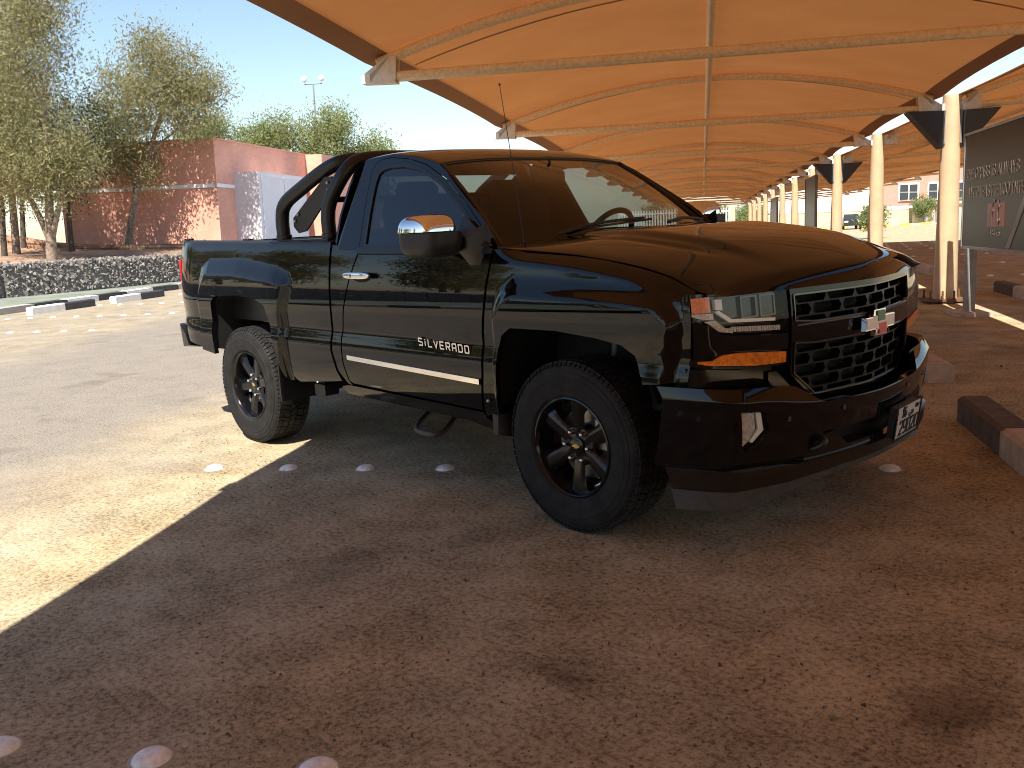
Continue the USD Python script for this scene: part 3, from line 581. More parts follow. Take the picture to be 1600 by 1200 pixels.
dcut = Polygon([(-1.588, 1.25), (-1.585, 1.302), (-1.645, 1.518), (-1.703, 1.735), (-1.69, 1.785), (-1.64, 1.802), (-1.56, 1.806), (-1.385, 1.787), (-1.20, 1.742), (-.99, 1.655), (-.775, 1.525), (-.60, 1.39), (-.475, 1.297), (-.47, 1.25)])
wop = Polygon([(-1.548, 1.318), (-1.60, 1.50), (-1.638, 1.665), (-1.637, 1.728), (-1.60, 1.757), (-1.53, 1.766), (-1.40, 1.762), (-1.22, 1.727), (-1.0, 1.637), (-.80, 1.515), (-.62, 1.385), (-.545, 1.318)])
both(truck, 'cab_pillar', shell.difference(dcut.buffer(.004)).buffer(0), 'black_paint', ru, step=.03, thick=.025)
both(truck, 'door_frame', dcut.intersection(sbox(-3, 1.304, 0, 2)).difference(wop), 'black_paint', ru, step=.03, thick=.03)
both(truck, 'window_seal', wop.difference(wop.buffer(-.017)), 'black_satin', lambda u, v: ru(u, v) + [0, -.002, 0], step=.04, thick=.03)
belt = Polygon([(-1.592, 1.286), (-1.592, 1.318), (-.545, 1.318), (-.475, 1.302), (-.475, 1.280)])
both(truck, 'belt_moulding', belt, 'black_satin', lambda u, v: np.stack([u, -np.maximum(SUP(u, v), SIDE(u, v)) - .009, v], 1), step=.04, thick=.02)
a, n = panel(wop.buffer(-.012), lambda u, v: ru(u, v) + [0, .008, 0], .05, 0, (0, -1, 0)); put(truck, 'side_window', a, 'tinted_glass', normals=n)
a, n = mirror_y(a, n); put(truck, 'side_window', a, 'light_tint_glass', normals=n)
# roof
def ROOF(u, v):
    xr = -1.868 + .045 * np.abs(v) ** 4; xf_ = -1.105 + .02 * v * v
    x = xr + (xf_ - xr) * u
    ze = ZT(np.clip(x, -1.9, -1.0)); zc = PchipInterpolator([-1.9, -1.82, -1.72, -1.55, -1.35, -1.2, -1.09], [1.818, 1.848, 1.858, 1.857, 1.838, 1.805, 1.766])(x)
    ye = SUP(x, ze)
    return np.stack([x, v * ye, ze + (zc - ze) * (1 - np.abs(v) ** 3.2) ** .62], 1)
vs = np.sin(np.linspace(-np.pi / 2, np.pi / 2, 49))
put(truck, 'roof', grid(ROOF, 28, 0, (0, 0, 1), vs=vs), 'black_paint', True)
put(truck, 'headliner', grid(lambda u, v: ROOF(u, v * .98) + [0, 0, -.03], 10, 13, (0, 0, -1)), 'interior', True)
# windscreen
def WS(u, v, off=0.0):
    b = np.stack([-.275 - .235 * v * v, v * .862, 1.352 - .045 * v * v], 1)
    t = np.stack([-1.105 + .015 * v * v, v * .722, 1.767 - .030 * np.abs(v) ** 3], 1)
    p = b + (t - b) * u[:, None]; bulge = .035 * np.sin(np.pi * u) * (1 - .6 * v * v)
    return p + np.stack([bulge * .5, 0 * u, bulge], 1) + off * np.array([.5, 0, .85])
put(truck, 'windscreen', grid(WS, 14, 21, (1, 0, 1)), 'windshield_glass', True)
put(truck, 'windscreen_seal', [tube(WS(np.linspace(0, 1, 20), np.full(20, s)), .013, 6) for s in (-.995, .995)] + [tube(WS(np.full(20, .995), np.linspace(-1, 1, 20)), .010, 6)], 'black_satin', True)
# rear of the cab
back = Polygon([(-.925, 1.30), (-.865, 1.50), (-.79, 1.66), (-.73, 1.765), (-.64, 1.815), (-.4, 1.838), (0, 1.845), (.4, 1.838), (.64, 1.815), (.73, 1.765), (.79, 1.66), (.865, 1.50), (.925, 1.30), (.95, .6), (-.95, .6)])
rw = Polygon([(-.70, 1.36), (-.66, 1.66), (-.6, 1.72), (.6, 1.72), (.66, 1.66), (.70, 1.36)])
a, n = panel(back.difference(rw), lambda u, v: np.stack([0 * u - 1.885, u, v], 1), .08, .02, (-1, 0, 0)); put(truck, 'cab_back', a, 'black_paint', normals=n)
a, n = panel(rw, lambda u, v: np.stack([0 * u - 1.880, u, v], 1), .1, 0, (-1, 0, 0)); put(truck, 'rear_window', a, 'light_tint_glass', normals=n)
# ---------- bonnet
def XH(y): y = np.abs(y); return .945 - .225 * y ** 1.45 - 3.6 * np.clip(y - .90, 0, 1) ** 1.6
def HOOD(u, v):
    xc = -.262 - .225 * v * v - .0 * v; 
    ye = .912 - .014 * u
    y = v * ye
    xf_ = XH(y) + .012
    x = xc + (xf_ - xc) * u
    zc = PchipInterpolator([0, .25, .55, .78, .90, .96, .985, 1], [1.350, 1.352, 1.318, 1.264, 1.222, 1.188, 1.15, 1.112])(u)
    ze = ZE(np.clip(x, -.6, .8)) + .004
    ze = np.minimum(ze, PchipInterpolator([0, .7, .9, .97, 1], [1.4, 1.4, 1.165, 1.125, 1.106])(u))
    w = (1 - np.abs(v) ** 4.0) ** .8
    dome = .020 * ss((.62 - np.abs(v)) / .10) * ss(u / .06) * ss((.97 - u) / .3)
    vent = -.012 * ss((.05 - np.abs(np.abs(v) - .68)) / .05) * ss((u - .1) / .2) * ss((.8 - u) / .2)
    return np.stack([x, y, ze + (zc - ze - .012) * w + dome + vent], 1)
us = np.concatenate([np.linspace(0, .9, 40), np.linspace(.91, 1, 16)])
put(truck, 'bonnet', grid(HOOD, 0, 0, (0, 0, 1), us=us, vs=np.concatenate([np.linspace(-1, -.9, 8), np.linspace(-.89, .89, 90), np.linspace(.9, 1, 8)])), 'black_paint', True)
put(truck, 'cowl', grid(lambda u, v: np.stack([-.285 - .235 * v * v + .06 * u - .04, v * .90, 1.334 - .04 * v * v + 0 * u], 1), 3, 17, (0, 0, 1)), 'black_plastic', True)
put(truck, 'washer_nozzle', [bx(-.16, y, 1.357, .03, .02, .012, .004) for y in (-.3, .3)], 'black_plastic', False)
# ---------- front end, as sheets over (y, z)
def FX(off=0.0, lean=.10): return lambda u, v: np.stack([XH(u) + off - lean * np.maximum(v - 1.0, -.3) * (v > 1.0) - .04 * np.clip(.9 - v, 0, 1), u, v], 1)
def front_sheet(parent, name, poly, mat, off, step=.03, thick=.02):
    a, n = panel(poly, FX(off), step, thick, (1, 0, 0)); return put(parent, name, a, mat, normals=n)
def front_pair(parent, name, pts, mat, off, step=.03, thick=.02):
    r = front_sheet(parent, name, Polygon(pts), mat, off, step, thick); front_sheet(parent, name, Polygon([(-y, z) for y, z in pts]), mat, off, step, thick); return r
FRONT_LAMP = [(-.538, 1.106), (-.538, .926), (-.70, .934), (-.868, .952), (-.928, 1.0), (-.957, 1.012), (-.961, 1.085), (-.951, 1.108)]
for s in (1, -1):
    fl = lambda pts: Polygon([(y * s, z) for y, z in pts])
    hl = xf(truck, 'headlight')
    front_sheet(hl, 'lamp_housing', fl(FRONT_LAMP), 'black_gloss', -.055, .03, .02)
    front_sheet(hl, 'orange_reflector', fl([(-.902, 1.036), (-.955, 1.036), (-.955, 1.094), (-.902, 1.098)]), 'orange_reflector', -.018, .02, .012)
    front_sheet(hl, 'side_ribs', fl([(-.89, 1.008), (-.93, 1.010), (-.955, 1.022), (-.955, 1.033), (-.89, 1.033)]), 'clear_ribs', -.02, .012, .01)
    front_sheet(hl, 'daytime_block', fl([(-.844, 1.040), (-.876, 1.046), (-.876, 1.086), (-.844, 1.084)]), 'lamp_white', -.02, .02, .02)
    front_sheet(hl, 'daytime_bar', fl([(-.585, .974), (-.815, .989), (-.878, 1.036), (-.862, 1.042), (-.806, 1.002), (-.585, .987)]), 'lamp_white', -.02, .02, .012)
    front_sheet(hl, 'clear_corner', fl([(-.80, .945), (-.866, .957), (-.926, 1.002), (-.885, 1.003), (-.835, .968), (-.80, .965)]), 'clear_ribs', -.02, .012, .01)
    ribs = [Polygon([(y, .934 - .07 * (y + .56)), (y - .0095, .934 - .07 * (y + .56)), (y - .0095, .954 - .07 * (y + .56)), (y, .954 - .07 * (y + .56))]) for y in np.arange(-.56, -.80, -.0125)]
    front_sheet(hl, 'lower_ribs', shapely.union_all([shapely.affinity.scale(r, s, 1, origin=(0, 0)) for r in ribs]), 'clear_ribs', -.02, .05, .008)
    front_sheet(hl, 'projector_surround', fl([(-.56, 1.094), (-.56, .995), (-.79, 1.005), (-.838, 1.045), (-.838, 1.090)]), 'lamp_dark', -.045, .03, .02)
    for a0, a1 in ((-.570, -.650), (-.665, -.745)): front_sheet(hl, 'projector_rim', fl([(a0, 1.086), (a0, .996), (a1, .996), (a1, 1.086)]).difference(fl([(a0 - .007, 1.079), (a0 - .007, 1.003), (a1 + .007, 1.003), (a1 + .007, 1.079)])), 'lamp_rim', -.03, .03, .012)
    front_sheet(hl, 'projector_window', fl([(-.565, 1.085), (-.565, .995), (-.66, .995), (-.66, 1.085)]), 'black_gloss', -.035, .03, .01)
    front_sheet(hl, 'lens', fl(FRONT_LAMP), 'lens', 0, .03, 0)
    front_sheet(truck, 'lamp_trim', fl([(-.538, .920), (-.538, .852), (-.80, .874), (-.875, .874), (-.92, .856), (-.962, .852), (-.964, 1.005), (-.930, .992), (-.870, .945), (-.70, .927)]), 'black_paint', .0, .03, .02)
    ts = xf(truck, 'turn_signal')
    front_sheet(ts, 'signal_housing', fl([(-.538, .850), (-.538, .785), (-.74, .792), (-.945, .818), (-.964, .832), (-.962, .850), (-.92, .854), (-.875, .872), (-.80, .872)]), 'black_gloss', -.02, .03, .01)
    front_sheet(ts, 'amber_lens', fl([(-.552, .844), (-.552, .800), (-.713, .805), (-.93, .830), (-.955, .838), (-.955, .846), (-.918, .847), (-.876, .865), (-.80, .866)]), 'amber', .004, .02, .012)
    front_sheet(truck, 'lower_trim', fl([(-.535, .785), (-.535, .715), (-.60, .703), (-.80, .718), (-.95, .742), (-.958, .815), (-.74, .785)]), 'black_gloss', -.05, .03, .02)
put(truck, 'front_backing', grid(lambda u, v: np.stack([XH(v * .95) - .12, v * .95, .55 + .55 * u], 1), 3, 25, (1, 0, 0)), 'dark_void', True)
# grille
grille = xf(truck, 'grille')
GO = [(-.528, 1.10), (-.528, .745), (-.40, .63), (.40, .63), (.528, .745), (.528, 1.10)]
UPW = Polygon([(-.508, 1.068), (-.508, .972), (-.40, .960), (.40, .960), (.508, .972), (.508, 1.068)])
LOW = Polygon([(-.508, .868), (-.508, .752), (-.385, .650), (.385, .650), (.508, .752), (.508, .868), (.4, .858), (-.4, .858)])
front_sheet(grille, 'grille_frame', Polygon(GO).difference(UPW).difference(LOW), 'black_paint', .006, .03, .05)
for w in (UPW, LOW):
    front_sheet(grille, 'chrome_outline', w.buffer(.008).difference(w.buffer(.003)), 'smoked_chrome', .012, .04, .006)
    front_sheet(grille, 'grille_backing', w.buffer(.01), 'dark_void', -.085, .08, 0)
    cells, cw, ch = [], .190, .052
    for r in range(-1, 9):
        for c_ in range(-5, 6):
            cx, cz = c_ * cw + (r % 2) * cw / 2, .640 + r * ch
            cells.append(Polygon([(cx - cw / 2 + .004, cz), (cx - cw / 2 + .020, cz + ch * .44), (cx + cw / 2 - .020, cz + ch * .44), (cx + cw / 2 - .004, cz), (cx + cw / 2 - .020, cz - ch * .44), (cx - cw / 2 + .020, cz - ch * .44)]))
    front_sheet(grille, 'grille_mesh', w.difference(shapely.union_all(cells)), 'grille_black', -.02, .04, .05)
front_sheet(grille, 'bar_chrome_line', Polygon([(-.50, .943), (-.50, .949), (.50, .949), (.50, .943)]), 'smoked_chrome', .010, .04, .006)
front_sheet(grille, 'lower_filler', Polygon([(-.60, .76), (-.60, .56), (.60, .56), (.60, .76)]).difference(Polygon(GO).buffer(-.004)), 'black_gloss', -.035, .05, 0)
bw = xf(grille, 'bow_tie_badge', frame((.962, 0, .908), (0, 1, 0), (-.05, 0, 1), (1, 0, .05)))
BT = [(-.135, -.028), (-.045, -.028), (-.053, -.056), (.053, -.056), (.062, -.028), (.125, -.028), (.135, .028), (.045, .028), (.053, .056), (-.053, .056), (-.062, .028), (-.125, .028)]
# ---------- bumper
def XB(y): y = np.abs(y); return 1.0 - .22 * y ** 1.9 - 25 * np.clip(y - .82, 0, 1) ** 2.5
ZC = lambda u: (lambda a: .628 + .045 * ss((a - .42) / .40) + .015 * ss((a - .8) / .18) - .016 * ss((.45 - a) / .4))(np.abs(u))
def BUMP(u, v):   # u = y, v = height over the crease line
    up_ = np.clip(v, 0, 1); dn = np.clip(-v, 0, 1)
    return np.stack([XB(u) - .55 * up_ - 1.5 * up_ ** 2 - .10 * dn - .25 * dn * dn, u, v + ZC(u)], 1)
def crease(poly):                             # polygon in (y, z) to (y, height over the crease)
    return shapely.transform(shapely.segmentize(poly, .03), lambda p: np.stack([p[:, 0], p[:, 1] - ZC(p[:, 0])], 1)).buffer(0)
VL = (-.012, -.004, .004, .012)
bt = [(-.978, .735), (-.80, .725), (-.60, .712), (-.545, .700), (-.43, .622), (0, .615), (.43, .622), (.545, .700), (.60, .712), (.80, .725), (.978, .735)]
skin = Polygon(bt + [(.978, .40), (.60, .385), (.50, .40), (.40, .49), (-.40, .49), (-.50, .40), (-.60, .385), (-.978, .40)])
fog = [(-.850, .640), (-.733, .628), (-.708, .540), (-.760, .488), (-.826, .466)]
fogs = [Polygon(fog), Polygon([(-y, z) for y, z in fog])]
a, n = panel(crease(skin.difference(shapely.union_all(fogs))), BUMP, .026, .03, (1, 0, 0), vlines=VL); bumper = put(truck, 'front_bumper', a, 'black_paint', normals=n)
for s in (1, -1):
    a, n = panel(crease(Polygon([(y * s, z) for y, z in fog]).buffer(.006)), lambda u, v: BUMP(u, v) + [-.035, 0, 0], .03, 0, (1, 0, 0)); fg = put(truck, 'fog_light', a, 'lamp_dark', normals=n)
    for poly, mt, nm in (([(-.843, .632), (-.775, .625), (-.760, .555), (-.788, .505), (-.820, .480)], 'clear_ribs', 'lamp_face'), ([(-.766, .624), (-.742, .621), (-.719, .545), (-.764, .497), (-.779, .503), (-.746, .552)], 'lamp_white', 'lamp_edge')):
        a, n = panel(crease(Polygon([(y * s, z) for y, z in poly])), lambda u, v: BUMP(u, v) + [-.02, 0, 0], .03, .012, (1, 0, 0)); put(fg, nm, a, mt, normals=n)
    a, n = panel(crease(Polygon([(y * s, z) for y, z in fog]).buffer(.004)), lambda u, v: BUMP(u, v) + [-.003, 0, 0], .03, 0, (1, 0, 0)); put(fg, 'lens', a, 'lens', normals=n)
    put(truck, 'tow_hook', tube(bez([(.80, s * .46, .40), (.93, s * .46, .42), (.97, s * .44, .455), (.93, s * .42, .47), (.82, s * .42, .46)]), .016, 8), 'black_satin', True)
    for q in (.30, .62):
        put(truck, 'parking_sensor', trimesh.creation.cylinder(.012, .006, sections=16).apply_transform(frame(BUMP(np.array([s * q]), np.array([.58 - ZC(q)]))[0] + [0.002, 0, 0], (0, 1, 0), (0, 0, 1), (1, 0, 0))), 'black_satin', 40)
put(bumper, 'lower_opening', grid(lambda u, v: np.stack([XB(v * .62) - .13, v * .62, .34 + .17 * u], 1), 2, 15, (1, 0, 0)), 'dark_void', True)
hump = Polygon([(-.50, .395), (-.42, .47), (-.30, .475), (-.22, .40), (.10, .40), (.10, .37), (-.5, .37)])
a, n = panel(hump, lambda u, v: np.stack([XB(u) - .04, u, v], 1), .03, .06, (1, 0, 0)); put(bumper, 'bumper_step', a, 'black_gloss', normals=n)
val = Polygon([(-.975, .398), (-.60, .380), (-.42, .375), (0, .372), (.42, .375), (.60, .380), (.975, .398), (.965, .315), (.6, .31), (.3, .325), (-.3, .325), (-.6, .31), (-.965, .312)])
a, n = panel(val, lambda u, v: np.stack([XB(u) - .012 - .10 * (.4 - v), u, v], 1), .03, .03, (1, 0, 0)); put(truck, 'front_valance', a, 'dusty_paint', normals=n)
dam = Polygon([(-.965, .308), (-.6, .305), (-.3, .320), (.3, .320), (.6, .305), (.965, .308), (.955, .225), (.72, .235), (.5, .275), (.3, .295), (-.3, .295), (-.5, .275), (-.72, .235), (-.955, .222)])
a, n = panel(dam, lambda u, v: np.stack([XB(u) - .03 - .25 * (.31 - v), u, v], 1), .03, .012, (1, 0, 0)); put(truck, 'air_dam', a, 'grey_plastic', normals=n)
# badge and plate
put(bw, 'chrome_bezel', extrude(Polygon(BT), .022), 'chrome', False)
ins = Polygon(BT).buffer(-.005, join_style=2)
put(bw, 'white_field', extrude(ins.intersection(sbox(-.2, -.03, .2, .03)), .026), 'flag_white', False)
put(bw, 'green_field', extrude(ins.intersection(sbox(-.03, .006, .035, .06)), .028), 'flag_green', False)
put(bw, 'red_field', extrude(ins.intersection(sbox(-.02, -.06, .045, -.004)), .028), 'flag_red', False)
PLM = frame((1.005, .235, .435), (-.10, .995, 0), (.13, .013, .99), (.985, .10, -.13))
plate = xf(truck, 'number_plate', PLM)
put(plate, 'plate_sheet', bx(0, 0, 0, .305, .152, .004, .001), 'plate_white', False)
put(plate, 'plate_frame', extrude(sbox(-.1575, -.081, .1575, .081).buffer(.004).difference(sbox(-.150, -.0735, .150, .0735)), .007), 'black_gloss', False)
put(plate, 'plate_bracket', bx(0, .0, -.02, .29, .14, .03, .006), 'black_plastic', False)
DG = {'2': [[(0, .82), (.12, 1), (.88, 1), (1, .86), (1, .62), (0, .0), (1, 0)]], '9': [[(1, .42), (.1, .42), (0, .54), (0, .9), (.1, 1), (.9, 1), (1, .9), (1, .12), (.9, 0), (.05, 0)]], '0': [[(.1, 0), (0, .12), (0, .88), (.1, 1), (.9, 1), (1, .88), (1, .12), (.9, 0), (.1, 0), (0, .12)]],
      '1': [[(.1, .75), (.55, 1), (.55, 0)], [(.1, 0), (1, 0)]], '6': [[(.95, 1), (.1, 1), (0, .88), (0, .12), (.1, 0), (.9, 0), (1, .12), (1, .46), (.9, .56), (0, .56)]]}
def digits(txt, x, y, w, h, gap, sw):
    for ch in txt:
        put(plate, 'digit', xform(strokes([[(a * w, b * h) for a, b in l] for l in DG[ch]], sw, .004), frame((x, y, .0015), (1, 0, 0), (0, 1, 0), (0, 0, 1))), 'ink', False); x += w + gap
digits('29020', -.098, -.062, .036, .062, .0145, .0095); digits('16', -.085, .020, .020, .040, .011, .008)
AR = [[(.055, .036), (.055, .018)], [(.047, .038), (.047, .018), (.036, .018)], [(.036, .018), (.036, .032), (.026, .036)], [(.036, .018), (.028, .018), (.024, .022), (.022, .014), (.014, .012)], [(.020, .020), (.008, .018), (-.006, .018), (-.010, .024)], [(.002, .030), (.004, .030)], [(-.003, .030), (-.001, .030)], [(.010, .010), (.012, .010)], [(.014, .010), (.016, .010)],
      [(.125, .058), (.122, .046), (.112, .044)], [(.106, .054), (.110, .046), (.104, .040), (.098, .038)], [(.094, .062), (.094, .044), (.084, .044), (.080, .050), (.076, .044), (.084, .044)], [(.080, .058), (.082, .058)], [(.076, .058), (.078, .058)]]
put(plate, 'plate_script', xform(strokes(AR, .0038, .004), frame((.005, -.002, .0015), (1, 0, 0), (0, 1, 0), (0, 0, 1))), 'ink', False)
put(plate, 'plate_side_marks', [bx(-.136, y, .0, .009, .012, .0055) for y in (.045, .018, -.004, -.03, -.055)], 'ink', False)
# ---------- rear end
tg = Polygon([(-.80, .80), (-.80, 1.33), (-.74, 1.365), (.74, 1.365), (.80, 1.33), (.80, .80)])
a, n = panel(tg, lambda u, v: np.stack([0 * u - 4.095 - .02 * ss((v - 1.2) / .15), u, v], 1), .06, .05, (-1, 0, 0)); tgp = put(truck, 'tailgate', a, 'black_paint', normals=n)
put(tgp, 'tailgate_handle', bx(-4.12, 0, 1.17, .02, .24, .07, .008), 'black_plastic', False)
for s in (1, -1):
    pts = []
    for z, x0, x1 in ((.93, -4.10, -4.0), (1.03, -4.115, -3.985), (1.13, -4.105, -3.99), (1.25, -4.10, -4.0)):
        for x, y in ((x0 + .012, .882), (x0 - .012, .84), (x0, .80), ((x0 + x1) / 2, .908), (x1 + .004, .926 if z < 1.2 else .918), (x1, .80)): pts.append((x, -s * y, z))
    tl = put(truck, 'tail_light', hull(pts), 'red_lens', 30)
    put(tl, 'reverse_lens', hull([(-4.117, -s * .80, 1.075), (-4.117, -s * .80, 1.10), (-4.117, -s * .868, 1.075), (-4.112, -s * .878, 1.10), (-4.0, -s * .926, 1.08), (-4.0, -s * .925, 1.1), (-4.0, -s * .80, 1.08), (-4.0, -s * .80, 1.1)]), 'clear_ribs', False)
    put(truck, 'bed_end_cap', hull([(-4.07, -s * .80, .7), (-4.07, -s * .87, .7), (-4.09, -s * .80, .93), (-4.085, -s * .87, .93), (-3.98, -s * .89, .7), (-3.98, -s * .89, .93)]), 'black_paint', 30)
    put(truck, 'rear_bumper_end', hull([(-4.28, -s * .60, .56), (-4.28, -s * .60, .75), (-4.24, -s * .86, .58), (-4.22, -s * .875, .76), (-4.05, -s * .94, .60), (-4.07, -s * .945, .765), (-3.93, -s * .955, .62), (-3.97, -s * .955, .70), (-3.98, -s * .8, .58), (-4.1, -s * .6, .56), (-4.1, -s * .6, .74)]), 'black_satin', 25)
put(truck, 'rear_bumper', bx(-4.19, 0, .655, .18, 1.24, .19, .02), 'black_satin', False)
# bed inside, rail caps
put(truck, 'bed_floor', bx(-2.98, 0, .84, 2.1, 1.62, .04), 'dusty_paint', False)
put(truck, 'bed_front_wall', bx(-1.93, 0, 1.08, .04, 1.7, .50), 'black_satin', False)
for s in (1, -1):
    put(truck, 'bed_inner_wall', bx(-3.0, s * .82, 1.08, 2.15, .03, .5), 'black_satin', False)
    xs = np.linspace(-4.04, -1.90, 20); v = []
    for x in xs:
        zt = 1.378 + (x + 4.03) * (1.34 - 1.378) / 2.135; yo = float(SIDE(np.array([x]), np.array([zt]))[0])
        v += [(x, s * (yo + .003), zt - .012), (x, s * (yo - .006), zt + .012), (x, s * (yo - .03), zt + .018), (x, s * .84, zt + .016), (x, s * .80, zt - .01)]
    f = [(i * 5 + a, i * 5 + a + 1, i * 5 + a + 6, i * 5 + a + 5) for i in range(19) for a in range(4)]
    t = trimesh.Trimesh(v, np.vstack([np.array(f)[:, :3], np.array(f)[:, [0, 2, 3]]]), process=False)
    if (t.face_normals[:, 2].mean() < 0): t = trimesh.Trimesh(t.vertices, t.faces[:, ::-1], process=False)
    put(truck, 'bed_rail_cap', t, 'black_plastic', 50)
    put(truck, 'stake_pocket_cap', [bx(x, s * .875, 1.40 - .0178 * (x + 4.03), .07, .045, .012, .004) for x in (-3.9, -3.0)], 'black_plastic', False)
# wheel-arch liners, underbody, mudflaps
for s in (1, -1):
    for op, cx in ((OPF, 0.0), (OPR, -WB)):
        r = np.array(op.buffer(.012).exterior.coords); r = r[(r[:, 1] > .34)]
        o = np.argmin(r[:, 0] + 100 * (r[:, 1] > .5)); r = r[np.argsort(np.arctan2(r[:, 1] - .5, r[:, 0] - (op.centroid.x)))]
        ln = LineString(r); pts = np.array([ln.interpolate(t, True).coords[0] for t in np.linspace(0, 1, 40)]); v, f = [], []
        for x, z in pts:
            yo = float(SIDE(np.array([x]), np.array([max(z, .4)]))[0]) - .02
            v += [(x, -s * yo, z), (x, -s * .58, z)]
        f = [(2 * i, 2 * i + 1, 2 * i + 3, 2 * i + 2) for i in range(39)]
        t = trimesh.Trimesh(v, np.vstack([np.array(f)[:, :3], np.array(f)[:, [0, 2, 3]]]), process=False)
        put(truck, 'arch_liner', t, 'black_plastic', 40)
        put(truck, 'arch_inner_wall', extrude(Polygon(pts), .02).apply_transform(frame((0, -s * .57, 0), (1, 0, 0), (0, 0, 1), (0, -1, 0))), 'dark_void', False)
    put(truck, 'mudflap', bx(-2.545, -s * .86, .46, .012, .27, .24, .004), 'black_plastic', False)
    put(truck, 'arch_end_piece', hull([(-.50, -s * .985, .40), (-.46, -s * .99, .40), (-.50, -s * .985, .50), (-.455, -s * .99, .50), (-.43, -s * .93, .385), (-.52, -s * .90, .385), (-.5, -s * .85, .5), (-.43, -s * .85, .5)]), 'black_plastic', 30)
    put(truck, 'arch_bolt', trimesh.creation.icosphere(2, .011).apply_translation((-.535, -s * .975, .56)), 'steel', True)
    put(truck, 'frame_rail', bx(-1.7, -s * .45, .50, 4.6, .09, .16), 'dark_void', False)
    put(truck, 'shock_absorber', tube([(-.05, -s * .60, .42), (-.05, -s * .56, .90)], .035, 10), 'black_satin', True)
put(truck, 'underbody', [bx(-1.7, 0, .60, 4.4, 1.6, .03), bx(-1.3, 0, .50, 1.4, 1.2, .12), bx(.3, 0, .42, .7, .9, .1)], 'dark_void', False)
put(truck, 'exhaust_pipe', tube(bez([(-.8, -.3, .38), (-2.3, -.34, .38), (-2.7, -.40, .62), (-3.4, -.5, .6), (-3.7, -.5, .58)]), .035, 10), 'steel', True)
put(truck, 'axle', [tube([(x, -.75, RT), (x, .75, RT)], .045, 10) for x in (0, -WB)] + [trimesh.creation.icosphere(2, .15).apply_translation((-WB, .05, RT))], 'dark_void', True)
put(truck, 'side_step', tube(bez([(-1.6, -.42, .40), (-1.47, -.60, .35), (-1.24, -.92, .322), (-1.10, -.965, .318), (-.97, -.94, .318), (-1.24, -.60, .345), (-1.38, -.42, .40)]), .016, 8), 'grey_plastic', True)
put(truck, 'step_bracket', [tube([(-2.22, -.5, .50), (-2.22, -.88, .455)], .05, 8), bx(-2.2, -.86, .44, .12, .1, .07, .01)], 'black_plastic', False)
